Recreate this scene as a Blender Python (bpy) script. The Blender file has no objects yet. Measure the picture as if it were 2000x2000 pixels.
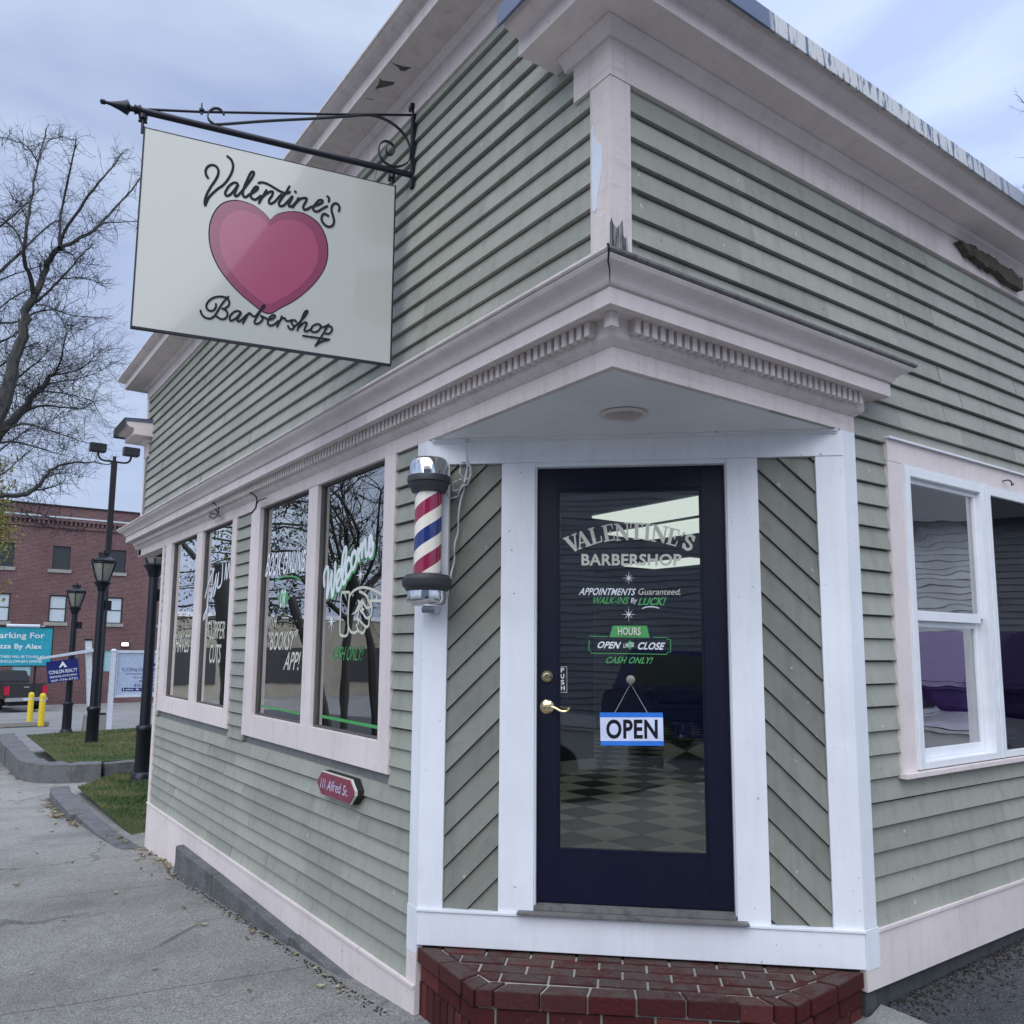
import bpy, bmesh, math, random
from mathutils import Vector, Matrix, noise as mnoise
from math import sin, cos, pi, radians, sqrt, floor
random.seed(7)
S = bpy.context.scene
COL = S.collection

# ------------------------------------------------------------ camera
CAMP = Vector((-2.0041, -2.1727, 1.6041))
def cam_axes(yaw, pitch, roll):
    f = Vector((cos(yaw)*cos(pitch), sin(yaw)*cos(pitch), sin(pitch)))
    r = Vector((sin(yaw), -cos(yaw), 0)); u = r.cross(f)
    return r*cos(roll)+u*sin(roll), -r*sin(roll)+u*cos(roll), f
_r, _u, _f = cam_axes(.9503, .1255, .0075)
cd = bpy.data.cameras.new("camera"); cam = bpy.data.objects.new("camera", cd); COL.objects.link(cam)
m = Matrix.Identity(4)
for i in range(3):
    m[i][0] = _r[i]; m[i][1] = _u[i]; m[i][2] = -_f[i]; m[i][3] = CAMP[i]
cam.matrix_world = m
cd.lens = 1604.84/2000*36; cd.sensor_width = 36; cd.shift_y = .03312; cd.clip_start = .05; cd.clip_end = 1200
S.camera = cam

# ------------------------------------------------------------ world and sun
SUN_EL, SUN_AZ = radians(40), radians(224)      # sun azimuth measured from +x
w = bpy.data.worlds.new("World"); S.world = w; w.use_nodes = True
nt = w.node_tree; N = nt.nodes; Lk = nt.links
for n in list(N): N.remove(n)
out = N.new("ShaderNodeOutputWorld"); bg = N.new("ShaderNodeBackground")
sky = N.new("ShaderNodeTexSky"); sky.sky_type = 'NISHITA'; sky.sun_disc = False
sky.sun_elevation = SUN_EL; sky.sun_rotation = pi/2-SUN_AZ; sky.air_density = 1.2; sky.dust_density = 2.0; sky.ozone_density = 1.5
tc = N.new("ShaderNodeTexCoord")
mp = N.new("ShaderNodeMapping"); mp.inputs['Scale'].default_value = (1.3, 1.3, 3.6)
n1 = N.new("ShaderNodeTexNoise"); n1.inputs['Scale'].default_value = 1.7; n1.inputs['Detail'].default_value = 5; n1.inputs['Roughness'].default_value = .5
n1.inputs['Distortion'].default_value = .4
rp = N.new("ShaderNodeValToRGB"); rp.color_ramp.elements[0].position = .36; rp.color_ramp.elements[1].position = .66
rp.color_ramp.elements[0].color = (2.4, 2.95, 4.7, 1); rp.color_ramp.elements[1].color = (4.0, 4.7, 6.0, 1)
# overcast: the zenith of a cloud deck is brighter than its horizon
sep = N.new("ShaderNodeSeparateXYZ")
zr = N.new("ShaderNodeMapRange"); zr.inputs['From Min'].default_value = .64; zr.inputs['From Max'].default_value = .97
zr.inputs['To Min'].default_value = 1.0; zr.inputs['To Max'].default_value = 3.2
dt = N.new("ShaderNodeVectorMath"); dt.operation = 'DOT_PRODUCT'
gd = (_f*1604.84 + _r*1050 + _u*1100).normalized()
dt.inputs[1].default_value = gd
gr = N.new("ShaderNodeMapRange"); gr.inputs['From Min'].default_value = .80; gr.inputs['From Max'].default_value = 1.0
gr.inputs['To Min'].default_value = 1.0; gr.inputs['To Max'].default_value = 1.55
mm = N.new("ShaderNodeMath"); mm.operation = 'MULTIPLY'
sc_ = N.new("ShaderNodeVectorMath"); sc_.operation = 'SCALE'
mix = N.new("ShaderNodeMix"); mix.data_type = 'RGBA'; mix.inputs['Factor'].default_value = .9
Lk.new(tc.outputs['Generated'], mp.inputs['Vector']); Lk.new(mp.outputs[0], n1.inputs['Vector'])
Lk.new(n1.outputs['Fac'], rp.inputs[0]); Lk.new(tc.outputs['Generated'], sep.inputs[0]); Lk.new(sep.outputs['Z'], zr.inputs['Value'])
Lk.new(tc.outputs['Generated'], dt.inputs[0]); Lk.new(dt.outputs['Value'], gr.inputs['Value'])
Lk.new(zr.outputs[0], mm.inputs[0]); Lk.new(gr.outputs[0], mm.inputs[1])
zm = N.new("ShaderNodeMapRange"); zm.inputs['From Min'].default_value = .62; zm.inputs['From Max'].default_value = .8
zc = N.new("ShaderNodeMix"); zc.data_type = 'RGBA'; zc.inputs[7].default_value = (3.8, 4.2, 5.0, 1)
Lk.new(sep.outputs['Z'], zm.inputs['Value']); Lk.new(zm.outputs[0], zc.inputs['Factor']); Lk.new(rp.outputs[0], zc.inputs[6]); Lk.new(zc.outputs[2], sc_.inputs[0]); Lk.new(mm.outputs[0], sc_.inputs['Scale'])
Lk.new(sky.outputs[0], mix.inputs[6]); Lk.new(sc_.outputs[0], mix.inputs[7])
Lk.new(mix.outputs[2], bg.inputs['Color']); bg.inputs['Strength'].default_value = .088
Lk.new(bg.outputs[0], out.inputs['Surface'])
sl = bpy.data.lights.new("sun", 'SUN'); sl.energy = 1.3; sl.angle = radians(70); sl.color = (.95, .97, 1)
so = bpy.data.objects.new("sun", sl); COL.objects.link(so)
sd = Vector((cos(SUN_AZ)*cos(SUN_EL), sin(SUN_AZ)*cos(SUN_EL), sin(SUN_EL)))
so.rotation_euler = sd.to_track_quat('Z', 'Y').to_euler()
S.view_settings.view_transform = 'Standard'; S.view_settings.look = 'None'; S.view_settings.gamma = 1
S.view_settings.exposure = .85; S.view_settings.use_curve_mapping = False
S.cycles.max_bounces = 8; S.cycles.glossy_bounces = 4; S.cycles.transparent_max_bounces = 12
S.cycles.use_denoising = True

# ------------------------------------------------------------ materials
def nmat(name):
    m = bpy.data.materials.new(name); m.use_nodes = True
    nt = m.node_tree; b = nt.nodes["Principled BSDF"]; return m, nt, b
def col4(c): return (c[0], c[1], c[2], 1)
def pos_noise(nt, scale, vec=(1, 1, 1), detail=4, rough=.55, obj=False, rot=(0, 0, 0)):
    if obj: g = nt.nodes.new("ShaderNodeTexCoord"); src = g.outputs['Object']
    else: g = nt.nodes.new("ShaderNodeNewGeometry"); src = g.outputs['Position']
    mp = nt.nodes.new("ShaderNodeMapping"); mp.inputs['Scale'].default_value = vec; mp.inputs['Rotation'].default_value = rot
    n = nt.nodes.new("ShaderNodeTexNoise"); n.inputs['Scale'].default_value = scale; n.inputs['Detail'].default_value = detail; n.inputs['Roughness'].default_value = rough
    nt.links.new(src, mp.inputs['Vector']); nt.links.new(mp.outputs[0], n.inputs['Vector']); return n.outputs['Fac']
def ramp(nt, fac, p0, p1, c0=(0, 0, 0), c1=(1, 1, 1)):
    r = nt.nodes.new("ShaderNodeValToRGB"); r.color_ramp.elements[0].position = p0; r.color_ramp.elements[1].position = p1
    r.color_ramp.elements[0].color = col4(c0); r.color_ramp.elements[1].color = col4(c1); nt.links.new(fac, r.inputs[0]); return r.outputs[0]
def mixc(nt, fac, a, b):
    x = nt.nodes.new("ShaderNodeMix"); x.data_type = 'RGBA'
    for s, v in ((0, fac), (6, a), (7, b)):
        if isinstance(v, (int, float)): x.inputs[s].default_value = v
        elif isinstance(v, tuple): x.inputs[s].default_value = col4(v)
        else: nt.links.new(v, x.inputs[s])
    return x.outputs[2]
def mulf(nt, a, b):
    x = nt.nodes.new("ShaderNodeMath"); x.operation = 'MULTIPLY'
    for s, v in ((0, a), (1, b)):
        if isinstance(v, (int, float)): x.inputs[s].default_value = v
        else: nt.links.new(v, x.inputs[s])
    return x.outputs[0]
def bump(nt, b, h, strength=.3, dist=.01):
    k = nt.nodes.new("ShaderNodeBump"); k.inputs['Strength'].default_value = strength; k.inputs['Distance'].default_value = dist
    nt.links.new(h, k.inputs['Height']); nt.links.new(k.outputs[0], b.inputs['Normal'])
def tint(c, f): return tuple(min(1, x*f) for x in c)
def paint(name, c, dirt=.35, dirtc=None, rough=.55, peel=0., peelc=(.6, .62, .64), island=.0, grain=(1, 1, 1), bmp=.25, spots=0.):
    m, nt, b = nmat(name)
    big = ramp(nt, pos_noise(nt, 1.6, (1, 1, 1), 5), .3, .75)
    col = mixc(nt, big, tint(c, .9), tint(c, 1.08))
    fine = pos_noise(nt, 9, grain, 6, .7)
    d = ramp(nt, fine, .52, .8)
    col = mixc(nt, mulf(nt, d, dirt), col, dirtc or tint(c, .45))
    st = ramp(nt, pos_noise(nt, 16, (1, 1, .07), 4, .65), .50, .74)
    col = mixc(nt, mulf(nt, st, dirt*.7), col, dirtc or tint(c, .5))
    if island:
        g = nt.nodes.new("ShaderNodeNewGeometry"); isl = ramp(nt, g.outputs['Random Per Island'], 0, 1, (1-island,)*3, (1+island*.5,)*3)
        x = nt.nodes.new("ShaderNodeMix"); x.data_type = 'RGBA'; x.blend_type = 'MULTIPLY'; x.inputs[0].default_value = 1
        nt.links.new(col, x.inputs[6]); nt.links.new(isl, x.inputs[7]); col = x.outputs[2]
    if spots:
        sp = ramp(nt, pos_noise(nt, 38, (1, 1, .7), 1, .3), .80-spots*.08, .83-spots*.08)
        col = mixc(nt, mulf(nt, sp, .6), col, tint(c, 1.9))
    dk = ramp(nt, pos_noise(nt, 52, (1, 1, 1), 0, .3), .855, .87)
    col = mixc(nt, mulf(nt, dk, .7), col, tint(c, .3))
    if peel:
        p = ramp(nt, pos_noise(nt, 17, grain, 8, .75), .72-peel*.2, .74-peel*.2)
        col = mixc(nt, p, col, peelc)
    nt.links.new(col, b.inputs['Base Color']); b.inputs['Roughness'].default_value = rough
    b.inputs['Specular IOR Level'].default_value = .35
    bump(nt, b, pos_noise(nt, 30, grain, 6, .7), bmp, .004)
    return m
def plain(name, c, rough=.5, metal=0., emit=None, es=1., spec=.5, coat=0., var=1.):
    m, nt, b = nmat(name)
    v = mixc(nt, ramp(nt, pos_noise(nt, 12, (1, 1, 1), 4, .6, obj=True), .35, .7), tint(c, 1-.14*var), tint(c, 1+.08*var))
    nt.links.new(v, b.inputs['Base Color']); b.inputs['Roughness'].default_value = rough
    b.inputs['Metallic'].default_value = metal; b.inputs['Specular IOR Level'].default_value = spec; b.inputs['Coat Weight'].default_value = coat
    if emit: b.inputs['Emission Color'].default_value = col4(emit); b.inputs['Emission Strength'].default_value = es
    return m
def glassmat(name, boost=1.0, tintc=(.86, .9, .9), rough=.0, wav=.0):
    m = bpy.data.materials.new(name); m.use_nodes = True; nt = m.node_tree
    for n in list(nt.nodes): nt.nodes.remove(n)
    o = nt.nodes.new("ShaderNodeOutputMaterial"); mx = nt.nodes.new("ShaderNodeMixShader")
    t = nt.nodes.new("ShaderNodeBsdfTransparent"); t.inputs[0].default_value = col4(tintc)
    g = nt.nodes.new("ShaderNodeBsdfGlossy"); g.inputs['Roughness'].default_value = rough
    lw = nt.nodes.new("ShaderNodeFresnel"); lw.inputs['IOR'].default_value = 1.75
    mu = nt.nodes.new("ShaderNodeMath"); mu.operation = 'MULTIPLY'; mu.use_clamp = True; mu.inputs[1].default_value = boost
    nt.links.new(lw.outputs[0], mu.inputs[0]); nt.links.new(mu.outputs[0], mx.inputs[0])
    nt.links.new(t.outputs[0], mx.inputs[1]); nt.links.new(g.outputs[0], mx.inputs[2]); nt.links.new(mx.outputs[0], o.inputs[0])
    if wav:
        k = nt.nodes.new("ShaderNodeBump"); k.inputs['Strength'].default_value = 1; k.inputs['Distance'].default_value = wav
        nt.links.new(pos_noise(nt, 2.6, (1, 1, 2.2), 1, .4), k.inputs['Height']); nt.links.new(k.outputs[0], g.inputs['Normal']); nt.links.new(k.outputs[0], lw.inputs['Normal'])
    return m
M = {}
SID = (.335, .345, .295)
M['siding'] = paint('siding_paint', SID, .36, (.10, .125, .10), .6, .0, island=.14, grain=(1, 1, 1), bmp=.35, spots=.2)
M['siding_diag_shaded'] = paint('siding_paint_entry_shaded', tint(SID, .66), .5, (.09, .11, .09), .6, island=.2, spots=.3)  # same siding paint, darkened to carry the shade under the entrance overhang
M['pink'] = paint('pink_trim_paint', (.74, .66, .64), .3, (.36, .32, .29), .6, .15, (.56, .55, .56), grain=(1, 1, 1))
M['pinkworn'] = paint('worn_pink_trim_paint', (.68, .61, .585), .5, (.3, .26, .24), .65, .3, (.78, .78, .78), grain=(.35, .35, 2.2), bmp=.6)
M['white'] = paint('white_trim_paint', (.78, .80, .84), .24, (.5, .5, .52), .5, .03, (.5, .5, .5), grain=(2.2, 2.2, .5), bmp=.3)
M['joint'] = plain('board_joint_putty', (.09, .1, .085), .9)
M['ceil'] = paint('porch_ceiling_paint', (.76, .78, .79), .15, (.3, .32, .3), .5, 0, bmp=.1)
M['vinyl'] = plain('white_vinyl', (.8, .82, .85), .35, var=.3)
M['navy'] = paint('navy_door_paint', (.0012, .003, .018), .08, (.03, .035, .045), .42, .0, bmp=.08)
M['wood'] = paint('weathered_wood', (.17, .165, .16), .8, (.04, .04, .04), .85, .3, (.42, .42, .42), grain=(2.5, .25, .25), bmp=1.)
M['rot'] = paint('rotten_wood', (.12, .115, .11), .9, (.02, .02, .02), .9, .25, (.4, .4, .4), grain=(3, 3, .25), bmp=1.)
def splitwood():
    m, nt, b = nmat('split_grey_wood')
    c = ramp(nt, pos_noise(nt, 110, (1, 1, .04), 3, .7), .40, .56, (.01, .01, .01), (.34, .34, .335))
    nt.links.new(c, b.inputs['Base Color']); b.inputs['Roughness'].default_value = .95; bump(nt, b, pos_noise(nt, 110, (1, 1, .04), 3, .7), 1, .01); return m
M['split'] = splitwood()
M['rotdark'] = paint('dark_rotten_wood', (.10, .085, .07), .9, (.012, .01, .01), .95, .3, (.2, .18, .15), grain=(.5, 3, 3), bmp=1.)
M['primer'] = paint('bare_primer', (.68, .72, .78), .2, (.4, .4, .42), .6)
M['chip'] = plain('bare_board', (.11, .09, .08), .9)
M['black'] = plain('black_iron', (.012, .014, .022), .38, .3)
M['blackm'] = plain('matt_black', (.012, .012, .014), .7)
M['rubber'] = plain('dark_grey_casting', (.035, .037, .042), .5)
M['chrome'] = plain('chrome', (.75, .76, .78), .06, 1.)
M['brass'] = plain('brass', (.75, .62, .36), .18, 1.)
M['glass'] = glassmat('window_glass', 3.5, (.72, .78, .78), wav=.00035)
M['doorglass'] = glassmat('door_glass', 1.8, (.78, .8, .78), wav=.0005)
M['paleglass'] = glassmat('side_window_glass', 4.2, (.6, .64, .66), wav=.0012)
M['screen'] = glassmat('screened_glass', .6, (.35, .37, .4))
M['lampglass'] = plain('frosted_lamp_glass', (.26, .26, .22), .25)
M['cream'] = plain('cream_lettering', (.66, .66, .56), .5)
M['letterwhite'] = plain('white_lettering', (.82, .86, .9), .5)
M['green'] = plain('green_lettering', (.07, .36, .10), .5)
M['ink'] = plain('black_lettering', (.010, .010, .016), .6, spec=.2)
M['sign'] = plain('cream_sign_face', (.45, .465, .42), .1, spec=.6, coat=.5, var=.05)
M['heart'] = plain('rose_enamel', (.33, .05, .11), .15, coat=.5, var=.2)
M['heart2'] = plain('dark_rose_enamel', (.22, .025, .07), .15, coat=.5, var=.2)
M['red'] = plain('plaque_red', (.24, .045, .075), .45)
M['blue'] = plain('open_sign_blue', (.03, .2, .75), .4)
M['openwhite'] = plain('open_sign_white', (.68, .74, .95), .4)
M['cable'] = plain('white_cable', (.6, .6, .6), .5)
M['light'] = plain('lit_panel', (.9, .95, .9), .5, emit=(.92, 1., .95), es=.75)
M['wallin'] = plain('interior_wall', (.22, .23, .23), .8)
M['darkin'] = plain('dark_interior', (.03, .034, .045), .8)
M['chair'] = plain('green_vinyl', (.03, .06, .04), .35)
M['trunk'] = paint('bark', (.06, .06, .055), .6, (.02, .02, .02), .9, .12, (.2, .22, .16), bmp=1.)
M['twig'] = plain('dark_twigs', (.02, .02, .022), .9)
M['leafy'] = plain('yellow_green_leaves', (.22, .21, .035), .7)
M['ever'] = plain('evergreen_needles', (.035, .06, .03), .7)
M['teal'] = plain('teal_board', (.03, .37, .47), .35)
M['navyb'] = plain('navy_board', (.012, .02, .16), .4)
M['paleboard'] = plain('pale_blue_board', (.42, .5, .66), .5)
M['wpost'] = plain('white_post_paint', (.6, .65, .72), .5)
M['yellow'] = plain('yellow_sleeve', (.75, .55, .02), .45)
M['conc'] = paint('cast_concrete', (.3, .29, .27), .5, (.12, .12, .11), .9, 0, bmp=.6)
M['foundation'] = paint('foundation_concrete', (.075, .08, .085), .6, (.03, .03, .03), .9, 0, bmp=.8)
M['truck'] = plain('brown_truck_paint', (.035, .032, .032), .25, .4, coat=.6)
M['darkglass'] = plain('dark_glass', (.01, .012, .016), .08, spec=.8)
M['tyre'] = plain('tyre_rubber', (.012, .012, .012), .85)
M['tail'] = plain('red_tail_lamp', (.45, .01, .04), .2, emit=(.6, .01, .05), es=.03)
M['plate'] = plain('licence_plate', (.6, .66, .75), .5)
M['silver'] = plain('silver_car_paint', (.6, .62, .65), .2, .0, coat=.8)
M['purple'] = plain('purple_car_paint', (.07, .03, .17), .2, .2, coat=.8)
M['curtain'] = plain('white_blind', (.5, .58, .62), .7)
M['winpale'] = plain('pale_window', (.3, .5, .55), .4)
def granite():
    m, nt, b = nmat('granite')
    c = mixc(nt, ramp(nt, pos_noise(nt, 90, (1, 1, 1), 3, .8), .35, .7), (.06, .062, .066), (.22, .225, .235))
    c = mixc(nt, ramp(nt, pos_noise(nt, 5, (1, 1, 1), 5, .6), .45, .75), c, (.07, .075, .07))
    nt.links.new(c, b.inputs['Base Color']); b.inputs['Roughness'].default_value = .85
    bump(nt, b, pos_noise(nt, 22, (1, 1, 1), 7, .7), .9, .02); return m
M['granite'] = granite()
def pavement(name, c0, c1, spk, joints=False, stain=.5):
    m, nt, b = nmat(name)
    f = pos_noise(nt, 95, (1, 1, 1), 3, .8); c = mixc(nt, ramp(nt, f, .42, .58), c0, c1)
    v = ramp(nt, pos_noise(nt, 110, (1, 1, 1), 2, .6), .64, .68); c = mixc(nt, mulf(nt, v, .75), c, spk)
    md = ramp(nt, pos_noise(nt, 14, (1, 1, 1), 6, .7), .42, .72); c = mixc(nt, mulf(nt, md, .4), c, tint(c0, .85))
    s = ramp(nt, pos_noise(nt, .8, (1, 1, 1), 6, .62), .44, .72); c = mixc(nt, mulf(nt, s, stain), c, tint(c0, .55))
    h = pos_noise(nt, 60, (1, 1, 1), 6, .8)
    if joints:
        g = nt.nodes.new("ShaderNodeNewGeometry"); sp = nt.nodes.new("ShaderNodeSeparateXYZ"); nt.links.new(g.outputs['Position'], sp.inputs[0])
        a = nt.nodes.new("ShaderNodeMath"); a.operation = 'MULTIPLY_ADD'; nt.links.new(sp.outputs['X'], a.inputs[0]); a.inputs[1].default_value = .25
        nt.links.new(sp.outputs['Y'], a.inputs[2])
        nz = nt.nodes.new("ShaderNodeMath"); nz.operation = 'MULTIPLY_ADD'; nt.links.new(pos_noise(nt, 1.5), nz.inputs[0]); nz.inputs[1].default_value = .05; nt.links.new(a.outputs[0], nz.inputs[2])
        sh = nt.nodes.new("ShaderNodeMath"); sh.operation = 'ADD'; nt.links.new(nz.outputs[0], sh.inputs[0]); sh.inputs[1].default_value = -2.37+2.67*4
        q = nt.nodes.new("ShaderNodeMath"); q.operation = 'PINGPONG'; nt.links.new(sh.outputs[0], q.inputs[0]); q.inputs[1].default_value = 1.335
        j = ramp(nt, q.outputs[0], .003, .008, (1, 1, 1), (0, 0, 0))
        c = mixc(nt, mulf(nt, j, .8), c, tint(c0, .35))
        vt = nt.nodes.new("ShaderNodeTexVoronoi"); vt.feature = 'DISTANCE_TO_EDGE'; vt.inputs['Scale'].default_value = .42
        vm = nt.nodes.new("ShaderNodeVectorMath"); vm.operation = 'ADD'; cv = nt.nodes.new("ShaderNodeCombineXYZ")
        nf = mulf(nt, pos_noise(nt, 3.2, (1, 1, 1), 6, .7), .55); nt.links.new(nf, cv.inputs[0]); nt.links.new(nf, cv.inputs[1])
        nt.links.new(g.outputs['Position'], vm.inputs[0]); nt.links.new(cv.outputs[0], vm.inputs[1]); nt.links.new(vm.outputs[0], vt.inputs['Vector'])
        ck = mulf(nt, ramp(nt, vt.outputs[0], .0025, .006, (1, 1, 1), (0, 0, 0)), ramp(nt, pos_noise(nt, .55, (1, 1, 1), 3), .48, .56))
        c = mixc(nt, mulf(nt, ck, .75), c, tint(c0, .4))
    nt.links.new(c, b.inputs['Base Color']); b.inputs['Roughness'].default_value = .92; b.inputs['Specular IOR Level'].default_value = .25
    bump(nt, b, h, 1., .012); return m
M['walk'] = pavement('sidewalk_concrete', (.168, .166, .156), (.43, .425, .40), (.5, .5, .47), True, .6)
M['asphalt'] = pavement('asphalt', (.045, .047, .052), (.13, .135, .145), (.36, .37, .38), False, .35)
M['lot'] = pavement('parking_lot_asphalt', (.2, .2, .2), (.28, .28, .28), (.35, .35, .35), False, .5)
M['earth'] = pavement('dark_litter', (.02, .018, .016), (.07, .06, .05), (.2, .18, .14), False, .4)
M['apron'] = pavement('apron_concrete', (.26, .26, .25), (.42, .42, .4), (.4, .4, .4), False, .5)
def brickgeo():
    m, nt, b = nmat('red_brick')
    g = nt.nodes.new("ShaderNodeNewGeometry")
    c = ramp(nt, g.outputs['Random Per Island'], 0, 1, (.075, .024, .026), (.17, .045, .043)); e = c.node.color_ramp.elements.new(.55); e.color = (.1, .02, .022, 1)
    e = c.node.color_ramp.elements.new(.8); e.color = (.095, .035, .035, 1)
    up = nt.nodes.new("ShaderNodeSeparateXYZ"); nt.links.new(g.outputs['Normal'], up.inputs[0])
    d = ramp(nt, pos_noise(nt, 11, (1, 1, 1), 7, .75), .34, .58)
    dd = mulf(nt, d, ramp(nt, up.outputs['Z'], .5, .9))      # walked-on dirt lies on the treads
    c = mixc(nt, mulf(nt, dd, .85), c, (.115, .10, .088))
    c = mixc(nt, mulf(nt, ramp(nt, pos_noise(nt, 60, (1, 1, 1), 5, .8), .48, .68), .5), c, (.05, .018, .02))
    c = mixc(nt, mulf(nt, ramp(nt, pos_noise(nt, 24, (1, 1, 1), 6, .75), .60, .68), .35), c, (.2, .14, .13))
    nt.links.new(c, b.inputs['Base Color']); b.inputs['Roughness'].default_value = .95; b.inputs['Specular IOR Level'].default_value = .15; bump(nt, b, pos_noise(nt, 40, (1, 1, 1), 8, .8), 1., .014); return m
M['brick'] = brickgeo()
M['mortar'] = paint('mortar', (.33, .33, .3), .5, (.14, .14, .13), .95, 0, bmp=1.)
def brickwall():
    m, nt, b = nmat('brick_wall')
    g = nt.nodes.new("ShaderNodeNewGeometry"); sp = nt.nodes.new("ShaderNodeSeparateXYZ"); cb = nt.nodes.new("ShaderNodeCombineXYZ")
    nt.links.new(g.outputs['Position'], sp.inputs[0]); nt.links.new(sp.outputs['X'], cb.inputs[0]); nt.links.new(sp.outputs['Z'], cb.inputs[1])
    t = nt.nodes.new("ShaderNodeTexBrick"); t.inputs['Scale'].default_value = 1; t.inputs['Brick Width'].default_value = .23; t.inputs['Row Height'].default_value = .077
    t.inputs['Mortar Size'].default_value = .008; t.inputs['Color1'].default_value = (.085, .032, .034, 1); t.inputs['Color2'].default_value = (.15, .062, .062, 1); t.inputs['Mortar'].default_value = (.25, .2, .2, 1)
    nt.links.new(cb.outputs[0], t.inputs['Vector'])
    c = mixc(nt, mulf(nt, ramp(nt, pos_noise(nt, .5, (1, 1, 1), 5), .4, .75), .4), t.outputs[0], (.06, .03, .032))
    nt.links.new(c, b.inputs['Base Color']); b.inputs['Roughness'].default_value = .9; return m
M['brickwall'] = brickwall()
def checker():
    m, nt, b = nmat('checker_floor')
    g = nt.nodes.new("ShaderNodeNewGeometry"); t = nt.nodes.new("ShaderNodeTexChecker"); t.inputs['Scale'].default_value = 1/.305
    mp = nt.nodes.new("ShaderNodeMapping"); mp.inputs['Location'].default_value = (.03, .11, .2)
    t.inputs['Color1'].default_value = (.75, .73, .62, 1); t.inputs['Color2'].default_value = (.06, .06, .06, 1)
    nt.links.new(g.outputs['Position'], mp.inputs[0]); nt.links.new(mp.outputs[0], t.inputs['Vector']); nt.links.new(t.outputs[0], b.inputs['Base Color']); b.inputs['Roughness'].default_value = .4; return m
M['checker'] = checker()
def polemat():
    m, nt, b = nmat('barber_stripes')
    t = nt.nodes.new("ShaderNodeTexCoord"); sp = nt.nodes.new("ShaderNodeSeparateXYZ"); nt.links.new(t.outputs['Object'], sp.inputs[0])
    at = nt.nodes.new("ShaderNodeMath"); at.operation = 'ARCTAN2'; nt.links.new(sp.outputs['Y'], at.inputs[0]); nt.links.new(sp.outputs['X'], at.inputs[1])
    a = nt.nodes.new("ShaderNodeMath"); a.operation = 'MULTIPLY'; nt.links.new(at.outputs[0], a.inputs[0]); a.inputs[1].default_value = -1/(2*pi)
    z = nt.nodes.new("ShaderNodeMath"); z.operation = 'MULTIPLY_ADD'; nt.links.new(sp.outputs['Z'], z.inputs[0]); z.inputs[1].default_value = 1/.268; nt.links.new(a.outputs[0], z.inputs[2])
    ph = nt.nodes.new("ShaderNodeMath"); ph.operation = 'ADD'; nt.links.new(z.outputs[0], ph.inputs[0]); ph.inputs[1].default_value = POLE_PHASE
    fr = nt.nodes.new("ShaderNodeMath"); fr.operation = 'FRACT'; nt.links.new(ph.outputs[0], fr.inputs[0])
    r = nt.nodes.new("ShaderNodeValToRGB"); r.color_ramp.interpolation = 'CONSTANT'; e = r.color_ramp.elements
    e[0].position = 0; e[0].color = (.27, .01, .05, 1); e[1].position = .27; e[1].color = (.8, .74, .64, 1)
    for p, c in ((.5, (.012, .03, .17, 1)), (.77, (.8, .74, .64, 1))):
        k = e.new(p); k.color = c
    nt.links.new(fr.outputs[0], r.inputs[0]); nt.links.new(r.outputs[0], b.inputs['Base Color']); b.inputs['Roughness'].default_value = .12; b.inputs['Coat Weight'].default_value = .6
    return m
POLE_PHASE = -.03
M['stripes'] = polemat()
def metaledge():
    m, nt, b = nmat('peeling_metal_edge')
    p = ramp(nt, pos_noise(nt, 7, (3.4, 3.4, .45), 6, .7), .45, .47)
    g = nt.nodes.new("ShaderNodeNewGeometry"); sp = nt.nodes.new("ShaderNodeSeparateXYZ"); nt.links.new(g.outputs['Position'], sp.inputs[0])
    a = ramp(nt, sp.outputs['X'], .60, .64); w1 = nt.nodes.new("ShaderNodeMapRange"); nt.links.new(sp.outputs['X'], w1.inputs[0]); w1.inputs[1].default_value = 2.1; w1.inputs[2].default_value = 3.3; w1.inputs[3].default_value = 1; w1.inputs[4].default_value = 0
    c = mixc(nt, mulf(nt, mulf(nt, p, a), w1.outputs[0]), (.11, .14, .22), (.6, .6, .58))
    nt.links.new(c, b.inputs['Base Color']); b.inputs['Roughness'].default_value = .4; b.inputs['Metallic'].default_value = .1; return m
M['metaledge'] = metaledge()
def leafmat():
    m, nt, b = nmat('dry_leaf')
    o = nt.nodes.new("ShaderNodeObjectInfo"); g = nt.nodes.new("ShaderNodeNewGeometry")
    ad = nt.nodes.new("ShaderNodeMath"); ad.operation = 'ADD'; nt.links.new(o.outputs['Random'], ad.inputs[0]); nt.links.new(g.outputs['Random Per Island'], ad.inputs[1])
    fr = nt.nodes.new("ShaderNodeMath"); fr.operation = 'FRACT'; nt.links.new(ad.outputs[0], fr.inputs[0])
    c = ramp(nt, fr.outputs[0], 0, 1, (.13, .06, .03), (.42, .38, .28)); e = c.node.color_ramp.elements.new(.5); e.color = (.3, .24, .14, 1)
    nt.links.new(c, b.inputs['Base Color']); b.inputs['Roughness'].default_value = .8; return m
M['leaf'] = leafmat()
def grassmat():
    m, nt, b = nmat('grass_blades')
    c = mixc(nt, ramp(nt, pos_noise(nt, 1.2, (1, 1, 1), 5, .65), .44, .58), (.03, .07, .012), (.16, .15, .06))
    nt.links.new(c, b.inputs['Base Color']); b.inputs['Roughness'].default_value = .8; return m
M['grass'] = grassmat()

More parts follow.
